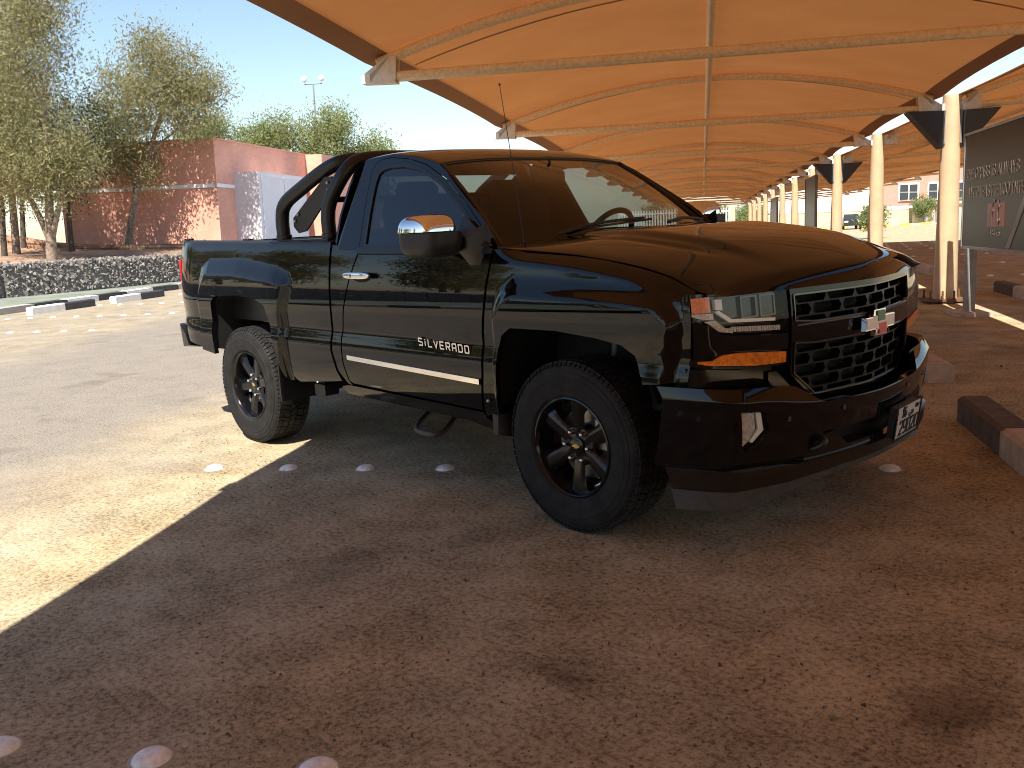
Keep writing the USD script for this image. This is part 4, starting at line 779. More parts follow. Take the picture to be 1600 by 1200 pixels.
# ---------- wheels
def wheel_parts(w):
    hw = .1325
    prof = [(.226, -.105), (.238, -.118), (.246, -.1235), (.249, -.1275), (.255, -.127), (.27, -.131), (.29, -.133), (.318, -.1335), (.320, -.1352), (.326, -.1352), (.328, -.133), (.345, -.1315), (.352, -.130), (.3525, -.127), (.364, -.1265), (.376, -.120), (.385, -.110), (.389, -.096)]
    prof = prof + [(r, -a) for r, a in prof[::-1]]
    tr = lathe(prof, 84)
    blocks = []
    for row, (y, ln, n, off) in enumerate(((-.094, .036, 84, 0), (-.049, .044, 84, .35), (0, .038, 84, .1), (.049, .044, 84, .6), (.094, .036, 84, .5))):
        for k in range(n):
            a = (k + off + .12 * math.sin(k * 2.1)) * 2 * math.pi / n; dp = .0105 if abs(y) < .09 else .012
            b = bx(0, y, .3885 + dp / 2 - (.003 if abs(y) > .09 else 0), .0245 if row % 2 else .0255, ln, dp + .004)
            b.vertices[:, 0] += (b.vertices[:, 1] - y) * (.25 if row % 2 else -.35)
            b.apply_transform(trimesh.transformations.rotation_matrix(a, (0, 1, 0))); blocks.append(b)
    for k in range(84):                                  # shoulder lugs reaching down the sidewall
        for s in (-1, 1):
            a = (k + .3) * 2 * math.pi / 84
            b = hull([(-.0095, s * .108, .3955), (.0095, s * .108, .3955), (-.009, s * .119, .388), (.009, s * .119, .388), (-.008, s * .1235, .3805), (.008, s * .1235, .3805), (-.008, s * .114, .3805), (.008, s * .114, .3805), (-.0095, s * .10, .388), (.0095, s * .10, .388)])
            b.apply_transform(trimesh.transformations.rotation_matrix(a, (0, 1, 0))); blocks.append(b)
    put(w, 'tyre', [tr], 'tyre_rubber', 40); put(w, 'tyre_tread', blocks, 'tyre_rubber', False)
    put(w, 'rim_barrel', lathe([(.236, -.112), (.233, -.121), (.226, -.123), (.219, -.117), (.214, -.10), (.206, -.05), (.20, .09), (.215, .12)], 72), 'wheel_black', 40)
    sp = []
    for k in range(6):
        a = math.radians(-92 + 60 * k)
        P = Polygon([(-.040, .045), (.040, .045), (.036, .10), (.040, .15), (.056, .205), (.064, .219), (0, .224), (-.064, .219), (-.056, .205), (-.040, .15), (-.036, .10)])
        def fn(u, v): 
            c, s_ = np.cos(a), np.sin(a)
            d = -.072 - .016 * np.clip((v - .06) / .16, 0, 1) + .016 * ss((np.abs(u) - .022 - .06 * (v - .05)) / .016)
            return np.stack([-u * s_ + v * c, d, u * c + v * s_], 1)
        m_, n_ = panel(P, fn, .014, .045, (0, -1, 0)); sp.append(m_)
    put(w, 'spokes', sp, 'wheel_black', 35)
    put(w, 'hub', [lathe([(.0005, -.072), (.05, -.072), (.088, -.070), (.096, -.060), (.098, .0)], 48)], 'wheel_black', 35)
    for k in range(6):
        a = math.radians(-62 + 60 * k); c = np.array([math.cos(a) * .0699, 0, math.sin(a) * .0699])
        put(w, 'lug_nut', lathe([(.0005, -.098), (.007, -.0965), (.0105, -.091), (.0125, -.080), (.0135, -.066)], 12).apply_translation(c), 'chrome', 50)
    put(w, 'centre_cap', lathe([(.0005, -.086), (.030, -.085), (.040, -.081), (.043, -.070)], 32), 'black_gloss', 40)
    put(w, 'cap_emblem', xform(extrude(shapely.affinity.scale(Polygon(BT), .17, .17, origin=(0, 0)), .002), frame((0, -.0855, 0), (1, 0, 0), (0, 0, 1), (0, -1, 0))), 'gold', False)
    put(w, 'brake_disc', [lathe([(.09, -.01), (.165, -.01), (.165, .012), (.09, .012)], 48), bx(.12, .0, .06, .08, .07, .14, .01)], 'steel', 40)
w0 = xf(truck, 'wheel', frame((0, -.845, RT), (1, 0, 0), (0, 1, 0), (0, 0, 1))); wheel_parts(w0)
for x, s, a in ((-WB, -1, 17), (0, 1, 40), (-WB, 1, 11)):
    w = UsdGeom.Xform.Define(stage, numbered(str(truck.GetPath()), 'wheel'))
    w.GetPrim().GetReferences().AddInternalReference(w0.GetPath()); w.GetPrim().SetInstanceable(True)
    c, q = math.cos(math.radians(a)), math.sin(math.radians(a))
    R = frame((x, s * .845, RT), (c, 0, -q), (0, 1, 0), (q, 0, c)) if s < 0 else frame((x, s * .845, RT), (-c, 0, -q), (0, -1, 0), (-q, 0, c))
    UsdGeom.Xformable(w).ClearXformOpOrder(); UsdGeom.Xformable(w).MakeMatrixXform().Set(Gf.Matrix4d(*R.T.ravel().tolist()))
# ---------- mirrors
for s in (1, -1):
    mm = (lambda a: a) if s == 1 else mirror_y
    mir = xf(truck, 'door_mirror')
    def ring(x, y0, y1, z0, z1, b): return [(x, y0, z0 + b), (x, y0, z1 - b), (x, y0 + b, z1), (x, y1 - b, z1), (x, y1, z1 - b), (x, y1, z0 + b), (x, y1 - b, z0), (x, y0 + b, z0)]
    put(mir, 'mirror_cap', mm(pillow(-.875, -.635, -1.245, -.965, 1.272, 1.478, 3.4, za=.20, zb=1, n=64, m=20, taper=.22)), 'chrome', True)
    put(mir, 'mirror_shell', mm(pillow(-.872, -.60, -1.242, -.960, 1.268, 1.474, 3.6, za=-1, zb=.19, n=56, m=20, taper=.22)), 'black_plastic', True)
    put(mir, 'mirror_glass', mm(bx(-.872, -1.105, 1.37, .004, .17, .11, .002)), 'chrome', False)
    put(mir, 'mirror_arm', mm(hull([(-.66, -1.0, 1.29), (-.60, -1.0, 1.29), (-.66, -1.0, 1.36), (-.58, -1.0, 1.36), (-.62, -.945, 1.20), (-.54, -.945, 1.20), (-.64, -.93, 1.34), (-.50, -.93, 1.34), (-.52, -.94, 1.42), (-.55, -.94, 1.25)])), 'black_satin', 40)
    put(mir, 'mirror_sail', mm(hull([(-.74, -.962, 1.315), (-.49, -.962, 1.315), (-.74, -.905, 1.455), (-.71, -.900, 1.462), (-.74, -.93, 1.315), (-.49, -.93, 1.315), (-.74, -.88, 1.455)])), 'black_satin', False)
# ---------- roll bar, antenna, wipers
rb = xf(truck, 'roll_bar')
def hoop(leg):
    h = bez(leg); return tube(np.vstack([h, (h * [1, -1, 1])[::-1][1:]]), .044, 16)
put(rb, 'hoop', hoop([(-2.60, -.83, 1.37), (-2.61, -.83, 1.50), (-2.58, -.825, 1.60), (-2.40, -.80, 1.68), (-2.16, -.765, 1.785), (-2.05, -.70, 1.828), (-2.03, -.55, 1.835), (-2.03, -.3, 1.838), (-2.03, 0, 1.838)]), 'black_satin', True); put(rb, 'hoop', hoop([(-2.06, -.83, 1.37), (-2.07, -.83, 1.48), (-2.06, -.82, 1.58), (-2.0, -.785, 1.69), (-1.965, -.735, 1.775), (-1.95, -.66, 1.825), (-1.94, -.5, 1.838), (-1.94, -.25, 1.84), (-1.94, 0, 1.84)]), 'black_satin', True)
put(rb, 'cross_bar', tube([(-2.06, -.82, 1.60), (-2.06, .82, 1.60)], .018, 10), 'black_satin', True)
for s in (1, -1):
    w_ = [(-2.50, 1.505), (-2.10, 1.735), (-2.02, 1.735), (-2.00, 1.67), (-2.36, 1.42), (-2.45, 1.41), (-2.50, 1.45)]
    p = put(rb, 'side_plate', xform(extrude(Polygon(w_), .012), frame((0, -s * .80, 0), (1, 0, 0), (0, 0, 1), (0, -1, 0))), 'black_satin', False)
    for x, z in ((-2.47, 1.485), (-2.43, 1.525), (-2.06, 1.70), (-2.06, 1.66)): put(p, 'plate_bolt', trimesh.creation.icosphere(1, .012).apply_translation((x, -s * .816, z)), 'steel', True)
    put(p, 'plate_rib', bx(-2.22, -s * .817, 1.55, .36, .008, .012, m4=None), 'black_gloss', False) if False else None
    put(rb, 'foot_plate', [bx(-2.33, -s * .845, 1.366, .68, .10, .012, .004)] + [lathe([(.05, 0), (.05, .03), (.045, .034)], 20, 'z').apply_translation((x, -s * .83, 1.37)) for x in (-2.60, -2.06)], 'black_satin', 35)
put(truck, 'antenna', [tube([(-.44, -.77, 1.285), (-.442, -.77, 1.335)], .009, 8), tube([(-.442, -.77, 1.335), (-.50, -.77, 1.73), (-.555, -.77, 2.07)], [.0028, .0022, .0016], 6), trimesh.creation.icosphere(1, .006).apply_translation((-.555, -.77, 2.072))], 'black_plastic', True)
for y0, y1 in ((-.62, -.02), (.10, .72)):
    p0 = WS(np.array([.03]), np.array([y0 / .86]), .03)[0]; p1 = WS(np.array([.055]), np.array([y1 / .86]), .025)[0]
    wp = put(truck, 'wiper', tube(bez([p0 + [.05, 0, -.02], p0 * .6 + p1 * .4 + [.03, 0, .01], p1]), .009, 6), 'black_plastic', True)
    put(wp, 'wiper_blade', tube([WS(np.array([.035]), np.array([(y0 + .1) / .86]), .012)[0], WS(np.array([.06]), np.array([(y1 + .08) / .86]), .012)[0]], .007, 6), 'black_satin', True)
# ---------- inside
put(truck, 'dashboard', [hull([(-.45, -.80, 1.27), (-.45, .80, 1.27), (-.30, -.7, 1.29), (-.30, .7, 1.29), (-.80, -.80, 1.22), (-.80, .80, 1.22), (-.84, -.8, .9), (-.84, .8, .9), (-.4, -.8, .9), (-.4, .8, .9)]), hull([(-.74, .25, 1.22), (-.74, .55, 1.22), (-.60, .22, 1.315), (-.60, .58, 1.315), (-.5, .25, 1.28), (-.5, .55, 1.28)])], 'interior', 30)
sw = trimesh.creation.torus(.195, .017, major_sections=40, minor_sections=10); sw.apply_transform(frame((-.93, .40, 1.285), (0, 1, 0), (.55, 0, .83), (-.83, 0, .55)))
put(truck, 'steering_wheel', [sw, xform(bx(0, 0, 0, .34, .05, .02, .005), frame((-.93, .40, 1.285), (0, 1, 0), (.55, 0, .83), (-.83, 0, .55)))], 'interior', True)
put(truck, 'seat', [bx(-1.35, 0, .95, .5, 1.4, .2, .05)] + [xform(bx(0, 0, .28, .14, .5, .56, .05), frame((-1.62, y, 1.02), (1, 0, .2), (0, 1, 0), (-.2, 0, 1))) for y in (-.38, .38)] + [bx(-1.76, y, 1.60, .09, .26, .16, .04) for y in (-.38, .38)], 'interior', 30)
put(truck, 'inside_mirror', [bx(-1.0, 0, 1.66, .03, .22, .06, .01), tube([(-.99, 0, 1.68), (-1.0, 0, 1.75)], .008, 6)], 'interior', False)
# ---------------------------------------------------------------- trees
def tree(name, label, group, base, trunk, limbs, crowns, nleaf, leaf, look_, seed, bark='bark', cl=45, csd=.30):
    """trunk: list of polylines (points relative to base in PE, CA, UP with radii); crowns: (centre, radii, weight)."""
    r = np.random.default_rng(seed); t = thing(name, label, 'tree', group, None, base)
    W = lambda p: p[..., :1] * PE + p[..., 1:2] * CA + p[..., 2:] * UP
    tr, tips = [], []
    for pts, r0, r1 in trunk:
        p = bez(np.array(pts, float)); tr.append(tube(W(p), np.linspace(r0, r1, len(p)), 9)); tips.append((p[-1], r1)); tips.append((p[len(p) * 2 // 3], r1 * 1.3))
    cen = np.array([c for c, _, _ in crowns], float); rad = np.array([q for _, q, _ in crowns], float); wt = np.array([w for _, _, w in crowns], float); wt /= wt.sum()
    for _ in range(limbs):
        i = r.choice(len(cen), p=wt); d = r.normal(size=3); d /= np.linalg.norm(d); q = cen[i] + rad[i] * d * r.uniform(.3, .9)
        s, rr = tips[np.argmin([np.linalg.norm(a - q) + r.uniform(0, .8) for a, _ in tips])]
        mid = (s + q) / 2 + r.normal(size=3) * .18 + [0, 0, .15]; p = bez([s, mid, q]); rr = min(rr * .6, .05); tr.append(tube(W(p), np.linspace(rr, rr * .3, len(p)), 5)); tips.append((mid, rr * .6))
    put(t, 'trunk', tr, bark, True)
    ncl = max(1, nleaf // cl); i = r.choice(len(cen), size=ncl, p=wt); d = r.normal(size=(ncl, 3)); d /= np.linalg.norm(d, axis=1, keepdims=True)
    cc = cen[i] + rad[i] * d * (r.random((ncl, 1)) ** .42); P = np.repeat(cc, cl, 0) + r.normal(size=(ncl * cl, 3)) * csd * np.repeat(r.uniform(.5, 1.3, (ncl, 1)), cl, 0) - [0, 0, .05]
    a = r.normal(size=P.shape); a[:, 2] -= .5; a /= np.linalg.norm(a, axis=1, keepdims=True); b = np.cross(a, r.normal(size=P.shape)); b /= np.linalg.norm(b, axis=1, keepdims=True)
    s = leaf * r.uniform(.6, 1.35, (len(P), 1)); V = np.stack([P - a * s, P + b * s * .30, P + a * s, P - b * s * .30], 1).reshape(-1, 3)
    f = np.arange(len(P))[:, None] * 4; F = np.vstack([f + [0, 1, 2], f + [0, 2, 3]])
    put(t, 'crown', (W(V), F), look_, False); return t
tree('shade_tree', 'large olive tree with forked pale trunk behind the left end of the stone wall', None, L(-16.84, 22.37, -.36), [([(0, 0, -.2), (.02, 0, .5), (.05, 0, 1.1), (.1, .1, 2.2), (.2, .1, 4.2)], .17, .06), ([(0, .02, .5), (.2, 0, 1.0), (.45, .1, 1.8), (.8, 0, 3.2)], .10, .04), ([(0, 0, .6), (-.3, .1, 1.2), (-.6, 0, 2.0), (-.9, 0, 3.6)], .10, .04)], 60,
     [((-.4, 0, 3.1), (1.7, 1.5, 1.4), 1.1), ((.35, 0, 2.5), (1.15, 1.1, .9), .7), ((-1.5, .2, 2.7), (1.2, 1.2, 1.2), .6), ((-.3, 0, 5.1), (1.3, 1.3, 1.5), .9), ((.3, 0, 6.7), (.8, .9, 1.1), .4), ((-1.3, .2, 6.2), (1.2, 1.2, 1.3), .5)], 46000, .052, 'leaf_olive', 11, cl=70, csd=.32)
tree('shade_tree', 'leaning tree with a dark slanting trunk in front of the red building', None, L(-18.15, 27.9, -.40), [([(0, 0, -.2), (0, 0, .5), (.15, .05, 1.2), (.35, .1, 2.0), (.85, .1, 3.1), (1.3, .1, 4.0), (1.8, .1, 5.2)], .155, .05), ([(.85, .1, 3.1), (1.4, .1, 3.6), (2.4, .1, 4.2)], .06, .02), ([(.35, .1, 2.0), (.2, .1, 3.0), (-.1, .1, 4.4)], .07, .03)], 60,
     [((1.0, .1, 5.2), (1.7, 1.3, 1.2), 1.1), ((2.3, .1, 4.7), (1.1, 1.0, 1.0), .7), ((.2, 0, 4.2), (1.2, 1.1, 1.1), .7), ((-.4, 0, 3.2), (.9, .8, .8), .35), ((1.6, .1, 6.4), (1.1, 1.0, .6), .4), ((2.9, .1, 5.4), (.8, .8, .7), .35), ((.9, .1, 2.7), (.45, .4, .4), .1)], 36000, .056, 'leaf_olive', 12, 'bark', cl=70, csd=.30)
tree('shade_tree', 'dark green tree crown between the two front trees', None, bank(-18.6, 25.6) if False else L(-19.0, 26.2, -.3), [([(0, 0, -.3), (0, 0, 1.2), (.1, 0, 3.0)], .11, .04)], 24, [((.6, 0, 3.6), (1.2, 1.0, 1.3), 1), ((.2, 0, 2.5), (.9, .8, .9), .5)], 9000, .055, 'leaf_deep', 13, 'bark_dark')
tree('shade_tree', 'tall dry tree rising behind the olive tree at the left edge', None, L(-20.4, 25.5, -.1), [([(0, 0, -.4), (.1, 0, 2), (.1, 0, 5)], .14, .05)], 34, [((.3, 0, 6.2), (1.6, 1.2, 2.0), 1), ((-.8, 0, 5.0), (1.4, 1.2, 1.6), .7), ((1.0, 0, 7.8), (1.0, 1.0, 1.2), .4)], 17000, .055, 'leaf_dry', 14, csd=.36)
for i, (la, lo_, lab) in enumerate([(-22.4, 27.2, 'slim dark tree on the bank at the far left edge'), (-21.3, 30.2, 'dark thin trunked tree on the bank left of the red building'), (-24.5, 33.5, 'furthest shaded tree on the earth bank'), (-19.6, 24.0, 'small dark tree between the olive tree and the bank'), (-27.0, 29.5, 'shaded tree on the sandy crest of the bank')]):
    b = bank(la, lo_); b = b - UP * .1
    tree('bank_tree', lab, 'trees on the earth bank', b, [([(0, 0, -.2), (.05, 0, .8), (.15, 0, 1.6), (.1, 0, 3.2)], .10, .04)], 16, [((.1, 0, 2.9), (1.5, 1.3, 1.0), 1), ((0, 0, 4.2), (1.4, 1.2, 1.3), .8)], 7000, .085, 'leaf_olive' if i % 2 else 'leaf_deep', 20 + i, 'bark_dark')
for i, (la, lo_, h, lab) in enumerate([(-21.6, 46, 6.6, 'bright green tree behind the red building, left of the floodlight'), (-18.9, 47, 6.9, 'rounded bright green tree behind the red building under the floodlight'), (-17.3, 48.5, 5.6, 'smaller bright tree at the right end of the red building'), (-24.5, 45, 6.8, 'bright tree behind the red building, half hidden by the leaning tree')]):
    tree('background_tree', lab, 'trees behind the red building', L(la, lo_, -.6), [([(0, 0, 0), (0, 0, 2.5), (.1, 0, 4.5)], .14, .05)], 20, [((0, 0, h * .70), (1.5, 1.4, 1.5), 1), ((-.7, 0, h * .86), (1.0, 1, .8), .5), ((.6, 0, h * .92), (.85, 1, .9), .5), ((0, 0, h * .45), (1.6, 1.4, 1.0), .6)], 15000, .085, 'leaf_bright', 30 + i, csd=.36)
for i, (la, lo_) in enumerate([(-26.5, 12.5), (-30.3, 8.2), (-27.9, 3.0), (-31.2, -3.5), (-28.6, -9.0), (-29.0, 17.2), (-33.5, 11.0), (-34.5, 2.0), (-33.0, 15.0)]):
    tree('roadside_tree', 'dusty olive tree along the stone wall beyond the left edge of the picture', 'trees along the wall outside the frame', bank(la, lo_), [([(0, 0, -.2), (.1, 0, 1.2), (.3, .1, 2.4), (.3, .3, 4)], .16, .05), ([(.1, 0, 1.2), (-.5, .2, 2.4), (-1.0, .2, 3.6)], .09, .03)], 24,
         [((0, 0, 3.4), (1.9, 2.0, 1.2), 1), ((.3, .5, 4.6), (1.3, 1.3, 1.1), .6), ((-.8, -.8, 3.9), (1.2, 1.2, 1.0), .4), ((.2, 0, 1.5), (2.0, 1.9, .9), .9)], 12000, .10, 'leaf_olive', 40 + i)
bt_ = tree('roadside_tree', 'bushy green tree in the row behind the camera at the end of the car park', 'trees at the near end of the car park', ground(0, -52), [([(0, 0, -.2), (.1, 0, 1.2), (.2, .1, 3.5)], .18, .06)], 14, [((0, 0, 4.0), (3.2, 2.4, 1.7), 1), ((.6, 0, 5.6), (2.2, 2.0, 1.2), .5), ((-.5, 0, 2.2), (2.6, 2.0, 1.0), .5)], 9000, .16, 'leaf_deep', 90, csd=.5)
for la in (-22, -16.5, -11, -5.5, 5.2, 10.6, 16.4, 22.5, 29):
    x = UsdGeom.Xform.Define(stage, numbered('/World', 'roadside_tree')); x.GetPrim().GetReferences().AddInternalReference(bt_.GetPath()); x.GetPrim().SetInstanceable(True)
    x.ClearXformOpOrder(); x.MakeMatrixXform().Set(Gf.Matrix4d(*frame(ground(la, -52 + .15 * la), (1, .1, 0), (-.1, 1, 0), (0, 0, 1)).T.ravel().tolist())); tag(x, 'bushy green tree in the row behind the camera at the end of the car park', 'tree', 'trees at the near end of the car park')
for i, (p, r_, h, lab) in enumerate([(ground(11.5, 70), .9, 2.1, 'small round green tree seen between the far columns'), (ground(22.0, 104), 1.1, 2.6, 'small green tree beside the guard booth'), (ground(27.5, 108), 1.5, 2.7, 'green shrub tree right of the guard booth behind the nearest column'), (L(.5, 76, -.6), 1.5, 2.0, 'green tree behind the white slat fence'), (L(-3.6, 78, -.6), 1.6, 2.2, 'green tree behind the left part of the white slat fence'), (L(3.6, 80, -.6), 1.6, 2.0, 'green tree at the right end of the white slat fence')]):
    tree('far_tree', lab, 'small trees in the far background', p, [([(0, 0, -.1), (0, 0, h * .5), (0, 0, h * .8)], .09, .04)], 8, [((0, 0, h * .72), (r_, r_, h * .42), 1)], 3200, .12, 'leaf_bright', 60 + i, csd=.2)
# ---------------------------------------------------------------- studs and wheel stops
UsdGeom.Scope.Define(stage, '/World/Looks')
st_proto = None
def stud(p, label, group, yaw=0.0):
    global st_proto
    c, s = math.cos(yaw), math.sin(yaw); M = frame(p - UP * .002, (c, s, 0), (-s, c, 0), (0, 0, 1))
    if st_proto is None:
        st_proto = thing('road_stud', label, 'road stud', group, M)
        put(st_proto, 'dome', lathe([(.0, .026), (.02, .0255), (.035, .022), (.048, .014), (.056, .004), (.057, -.01)], 24, 'z'), 'stud_white', True)
        put(st_proto, 'rim', lathe([(.057, .003), (.066, .0025), (.068, -.01)], 24, 'z'), 'concrete', True)
        return
    x = UsdGeom.Xform.Define(stage, numbered('/World', 'road_stud')); x.GetPrim().GetReferences().AddInternalReference(st_proto.GetPath()); x.GetPrim().SetInstanceable(True)
    x.MakeMatrixXform().Set(Gf.Matrix4d(*M.T.ravel().tolist())); tag(x, label, 'road stud', group)
near = ['white dome stud in the sunlight left of the canopy shadow edge', 'white dome stud just inside the canopy shadow edge', 'white dome stud in the shade beside the lit streaks, third from the left', 'white dome stud in the shade below the truck door']
for j in range(9):
    la = -2.98 + .4955 * j
    lab = near[j] if j < 4 else 'white dome stud under the truck in the line of studs' if j < 8 else 'white dome stud in the shade in front of the number plate'
    stud(ground(la, 5.255), lab, 'studs under the truck' if 4 <= j < 8 else 'studs of the bay line under the truck')
for la, lab in ((-2.02, 'stud at the bottom left corner of the picture'), (-1.53, 'largest white dome stud at the bottom edge of the picture'), (-1.03, 'half cropped dome stud right of the largest one at the bottom edge')): stud(ground(la, 2.22), lab, 'studs along the bottom edge')
for q, (lg, n_, l0) in enumerate([(15.7, 10, -13.4), (18.1, 9, -13.1), (13.3, 6, -11.9), (20.5, 9, -12.6)]):
    for j in range(n_): stud(ground(l0 + .49 * j, lg), f'small white stud in the {["middle", "upper", "lowest", "furthest"][q]} sunlit stud line before the black and white kerb', f'studs of the {["middle", "upper", "lowest", "furthest"][q]} sunlit line')
stud(ground(-3.6, 8.3), 'white stud in the sun just behind the rear tyre', 'studs on the lane')
WO = ['nearest', 'second nearest', 'third nearest', 'fourth nearest', 'middle', 'fourth furthest', 'third furthest', 'second furthest', 'furthest']
for q in range(9):
    for j in range(8): stud(ground(4.75 + .52 * j, 14.3 + 3.03 * q), f'white stud in the {WO[q]} line across the shaded bays right of the columns', f'studs of the {WO[q]} line in the right bays')
def wheel_stop(label, lat, l0, l1, lat1=None, h=.14, w=.17, mats=('black_block', 'white_paint')):
    t = thing('wheel_stop', label, 'wheel stop', 'concrete wheel stops'); lat1 = lat if lat1 is None else lat1
    a, b = ground(lat, l0), ground(lat1, l1); X = (b - a) / np.linalg.norm(b - a); Y = np.cross((0, 0, 1), X); Y /= np.linalg.norm(Y); Z = np.cross(X, Y); ln = np.linalg.norm(b - a); seg = len(mats)
    for i, mt in enumerate(mats):
        s0, s1 = ln * i / seg + .001, ln * (i + 1) / seg - .001; v = []
        for s in (s0, s1):
            e = .0 if (i == 0 and s == s0) or (i == seg - 1 and s == s1) else 0
            v += [(s, -w / 2, 0), (s, w / 2, 0), (s, -w / 2, h - .02), (s, w / 2, h - .02), (s, -w / 2 + .03, h), (s, w / 2 - .03, h)]
        put(t, 'block', hull(np.array(v)).apply_transform(frame(a, X, Y, Z)), mt, False)
wheel_stop('dark and pale worn wheel stop at the right edge of the picture', 1.70, 6.42, 4.62, mats=('worn_dark', 'worn_white'), h=.16, w=.20)
wheel_stop('worn wheel stop half hidden behind the front bumper, pale end showing', 1.72, 9.5, 7.72, 1.80, mats=('worn_dark', 'worn_white'), h=.15, w=.2)
wheel_stop('white and black wheel stop nearest the left edge, before the kerb', -12.99, 16.42, 18.05, -12.74, mats=('white_paint', 'black_block'), h=.155)
wheel_stop('white and black wheel stop beside the tail of the truck', -12.55, 18.5, 20.1, -12.36, mats=('white_paint', 'black_block'), h=.155)
wheel_stop('worn stop with a dark end behind the advertising board post, right edge', 4.18, 14.75, 13.0, mats=('worn_dark', 'worn_white'), h=.15)
wheel_stop('worn stop between the nearest column and the board post', 4.12, 17.6, 15.9, mats=('worn_dark', 'worn_white', 'worn_white'), h=.15)
wheel_stop('worn stop just beyond the corner of the bonnet', 4.0, 20.3, 18.0, mats=('worn_dark', 'worn_white', 'worn_white'), h=.15)
# ---------------------------------------------------------------- advertising boards
def board(label, lat, l0, l1, z0, z1, posts, text=False):
    t = thing('advertising_board', label, 'advertising board'); o = L(lat, l0, 0); e = L(lat, l1, 0); X = (e - o) / np.linalg.norm(e - o); N = np.cross(X, UP); M = frame(o, X, UP, N); ln = np.linalg.norm(e - o)
    put(t, 'panel', bx(ln / 2, (z0 + z1) / 2, 0, ln, z1 - z0, .05, .006, m4=M), 'board_grey', False)
    put(t, 'frame', [bx(ln / 2, z1 + .015, 0, ln + .06, .03, .07, .004, m4=M), bx(ln / 2, z0 - .015, 0, ln + .06, .03, .07, .004, m4=M), bx(-.015, (z0 + z1) / 2, 0, .03, z1 - z0, .07, .004, m4=M), bx(ln + .015, (z0 + z1) / 2, 0, .03, z1 - z0, .07, .004, m4=M)], 'galvanised', False)
    for p in posts:
        g = ground(lat, l0 + (l1 - l0) / ln * p * 1.0); zb = (g - CAM) @ UP
        put(t, 'post', bx(p, (zb + z0) / 2 - .02, 0, .11, z0 - zb - .01, .11, .006, m4=M), 'galvanised', False)
        put(t, 'footing', bx(p, zb + .02, 0, .5, .05, .4, .01, m4=M), 'worn_white', False)
    return t, M, ln
bd, M, ln = board('large dark grey advertising board with pale slogan and red logo at the right edge', 3.08, 12.36, 8.5, -.345, .935, [.32, 3.2])
def btext(s, h, x, y, mat, name): 
    a = meshkit.text_mesh(s, h, .003); put(bd, name, xform(a, M @ frame((x, y, .0265), (1, 0, 0), (0, 1, 0), (0, 0, 1))), mat, False); return a.bounds[1][0]
for ln_, x, y in (('THE GRASS IS ALWAYS', .08, .42), ('WITH FASTTELCO INTERNET', .24, .21)):
    for wd in ln_.split(): x += btext(wd, .125, x, y, 'board_text', 'slogan_word') + .055
put(bd, 'logo_tile', bx(1.32, .01, .027, .60, .25, .004, m4=M), 'board_red', False)
put(bd, 'logo_letters', [xform(strokes([[(0, 0), (.02, .2), (.06, .26), (.10, .25)], [(-.02, .13), (.09, .16)], [(.22, .26), (.22, .06), (.25, .02), (.30, .06)], [(.16, .18), (.29, .20)]], .026, .004), M @ frame((1.18, -.10, .030), (1, 0, 0), (0, 1, 0), (0, 0, 1)))], 'board_text', False)
a = meshkit.text_mesh('FASTtelco', .062, .003); put(bd, 'logo_name', xform(a, M @ frame((1.08, -.215, .0265), (1, 0, 0), (0, 1, 0), (0, 0, 1))), 'board_text', False)
put(bd, 'slanted_stripe', xform(extrude(Polygon([(1.70, -.335), (1.84, -.335), (2.62, .45), (2.48, .45)]), .003), M @ frame((0, 0, .0265), (1, 0, 0), (0, 1, 0), (0, 0, 1))), 'galvanised', False)
board('second dark advertising board further along, between the third and fourth columns', 2.75, 27.2, 24.9, -.30, 1.12, [.3, 2.0])
board('small far advertising board deep in the row of columns', 2.75, 40.5, 37.5, -.35, .95, [.4, 2.4])
# ---------------------------------------------------------------- far background
fence = thing('slat_fence', 'white slat fence closing the far end of the canopy', 'fence')
for la in np.arange(-6.0, 2.1, .20): put(fence, 'slat', prism([(la, 70), (la + .09, 70), (la + .09, 70.05), (la, 70.05)], -1.3, 1.22), 'white_wall', False)
put(fence, 'rail', [prism([(-6, 70.06), (2.1, 70.06), (2.1, 70.12), (-6, 70.12)], a, a + .08) for a in (-.9, .95)], 'white_wall', False)
put(fence, 'gate_post', [prism([(a, 69.9), (a + .35, 69.9), (a + .35, 70.2), (a, 70.2)], -1.3, 1.28) for a in (.75, 1.9)], 'beige_wall', False)
fk = xf(None, 'far_kerb'); tag(fk, 'yellow and pale kerb across the far road', kind='structure')
for i, la in enumerate(np.arange(9.0, 34, 1.0)):
    M_ = ground(la, 103); put(fk, 'kerb_block', bx(0, 0, .09, .97, .3, .22, .02, m4=frame(M_, PE, CA, UP)), 'yellow_paint' if i % 2 else 'beige_wall', False)
def far_block(name, label, category, parts):
    t = thing(name, label, category)
    for nm, mt, (a0, a1, b0, b1, z0, z1) in parts: put(t, nm, prism([(a0, b0), (a1, b0), (a1, b1), (a0, b1)], z0, z1), mt, False)
    return t
far_block('boundary_wall', 'long low beige wall behind the far road', 'wall', [('wall', 'beige_wall', (6, 60, 108, 108.4, -1.6, 1.0)), ('coping', 'white_wall', (6, 60, 107.95, 108.45, 1.0, 1.15))])
far_block('guard_booth', 'small beige guard booth with a grey shutter beyond the far road', 'booth', [('wall', 'beige_wall', (21.6, 26.4, 104.6, 107.5, -1.4, 1.35)), ('roof', 'concrete', (21.3, 26.7, 104.3, 107.8, 1.35, 1.6)), ('shutter', 'grey_shutter', (23.2, 25.2, 104.52, 104.6, -1.2, 1.1)), ('pillar', 'white_wall', (22.0, 22.5, 104.5, 104.6, -1.2, 1.2))])
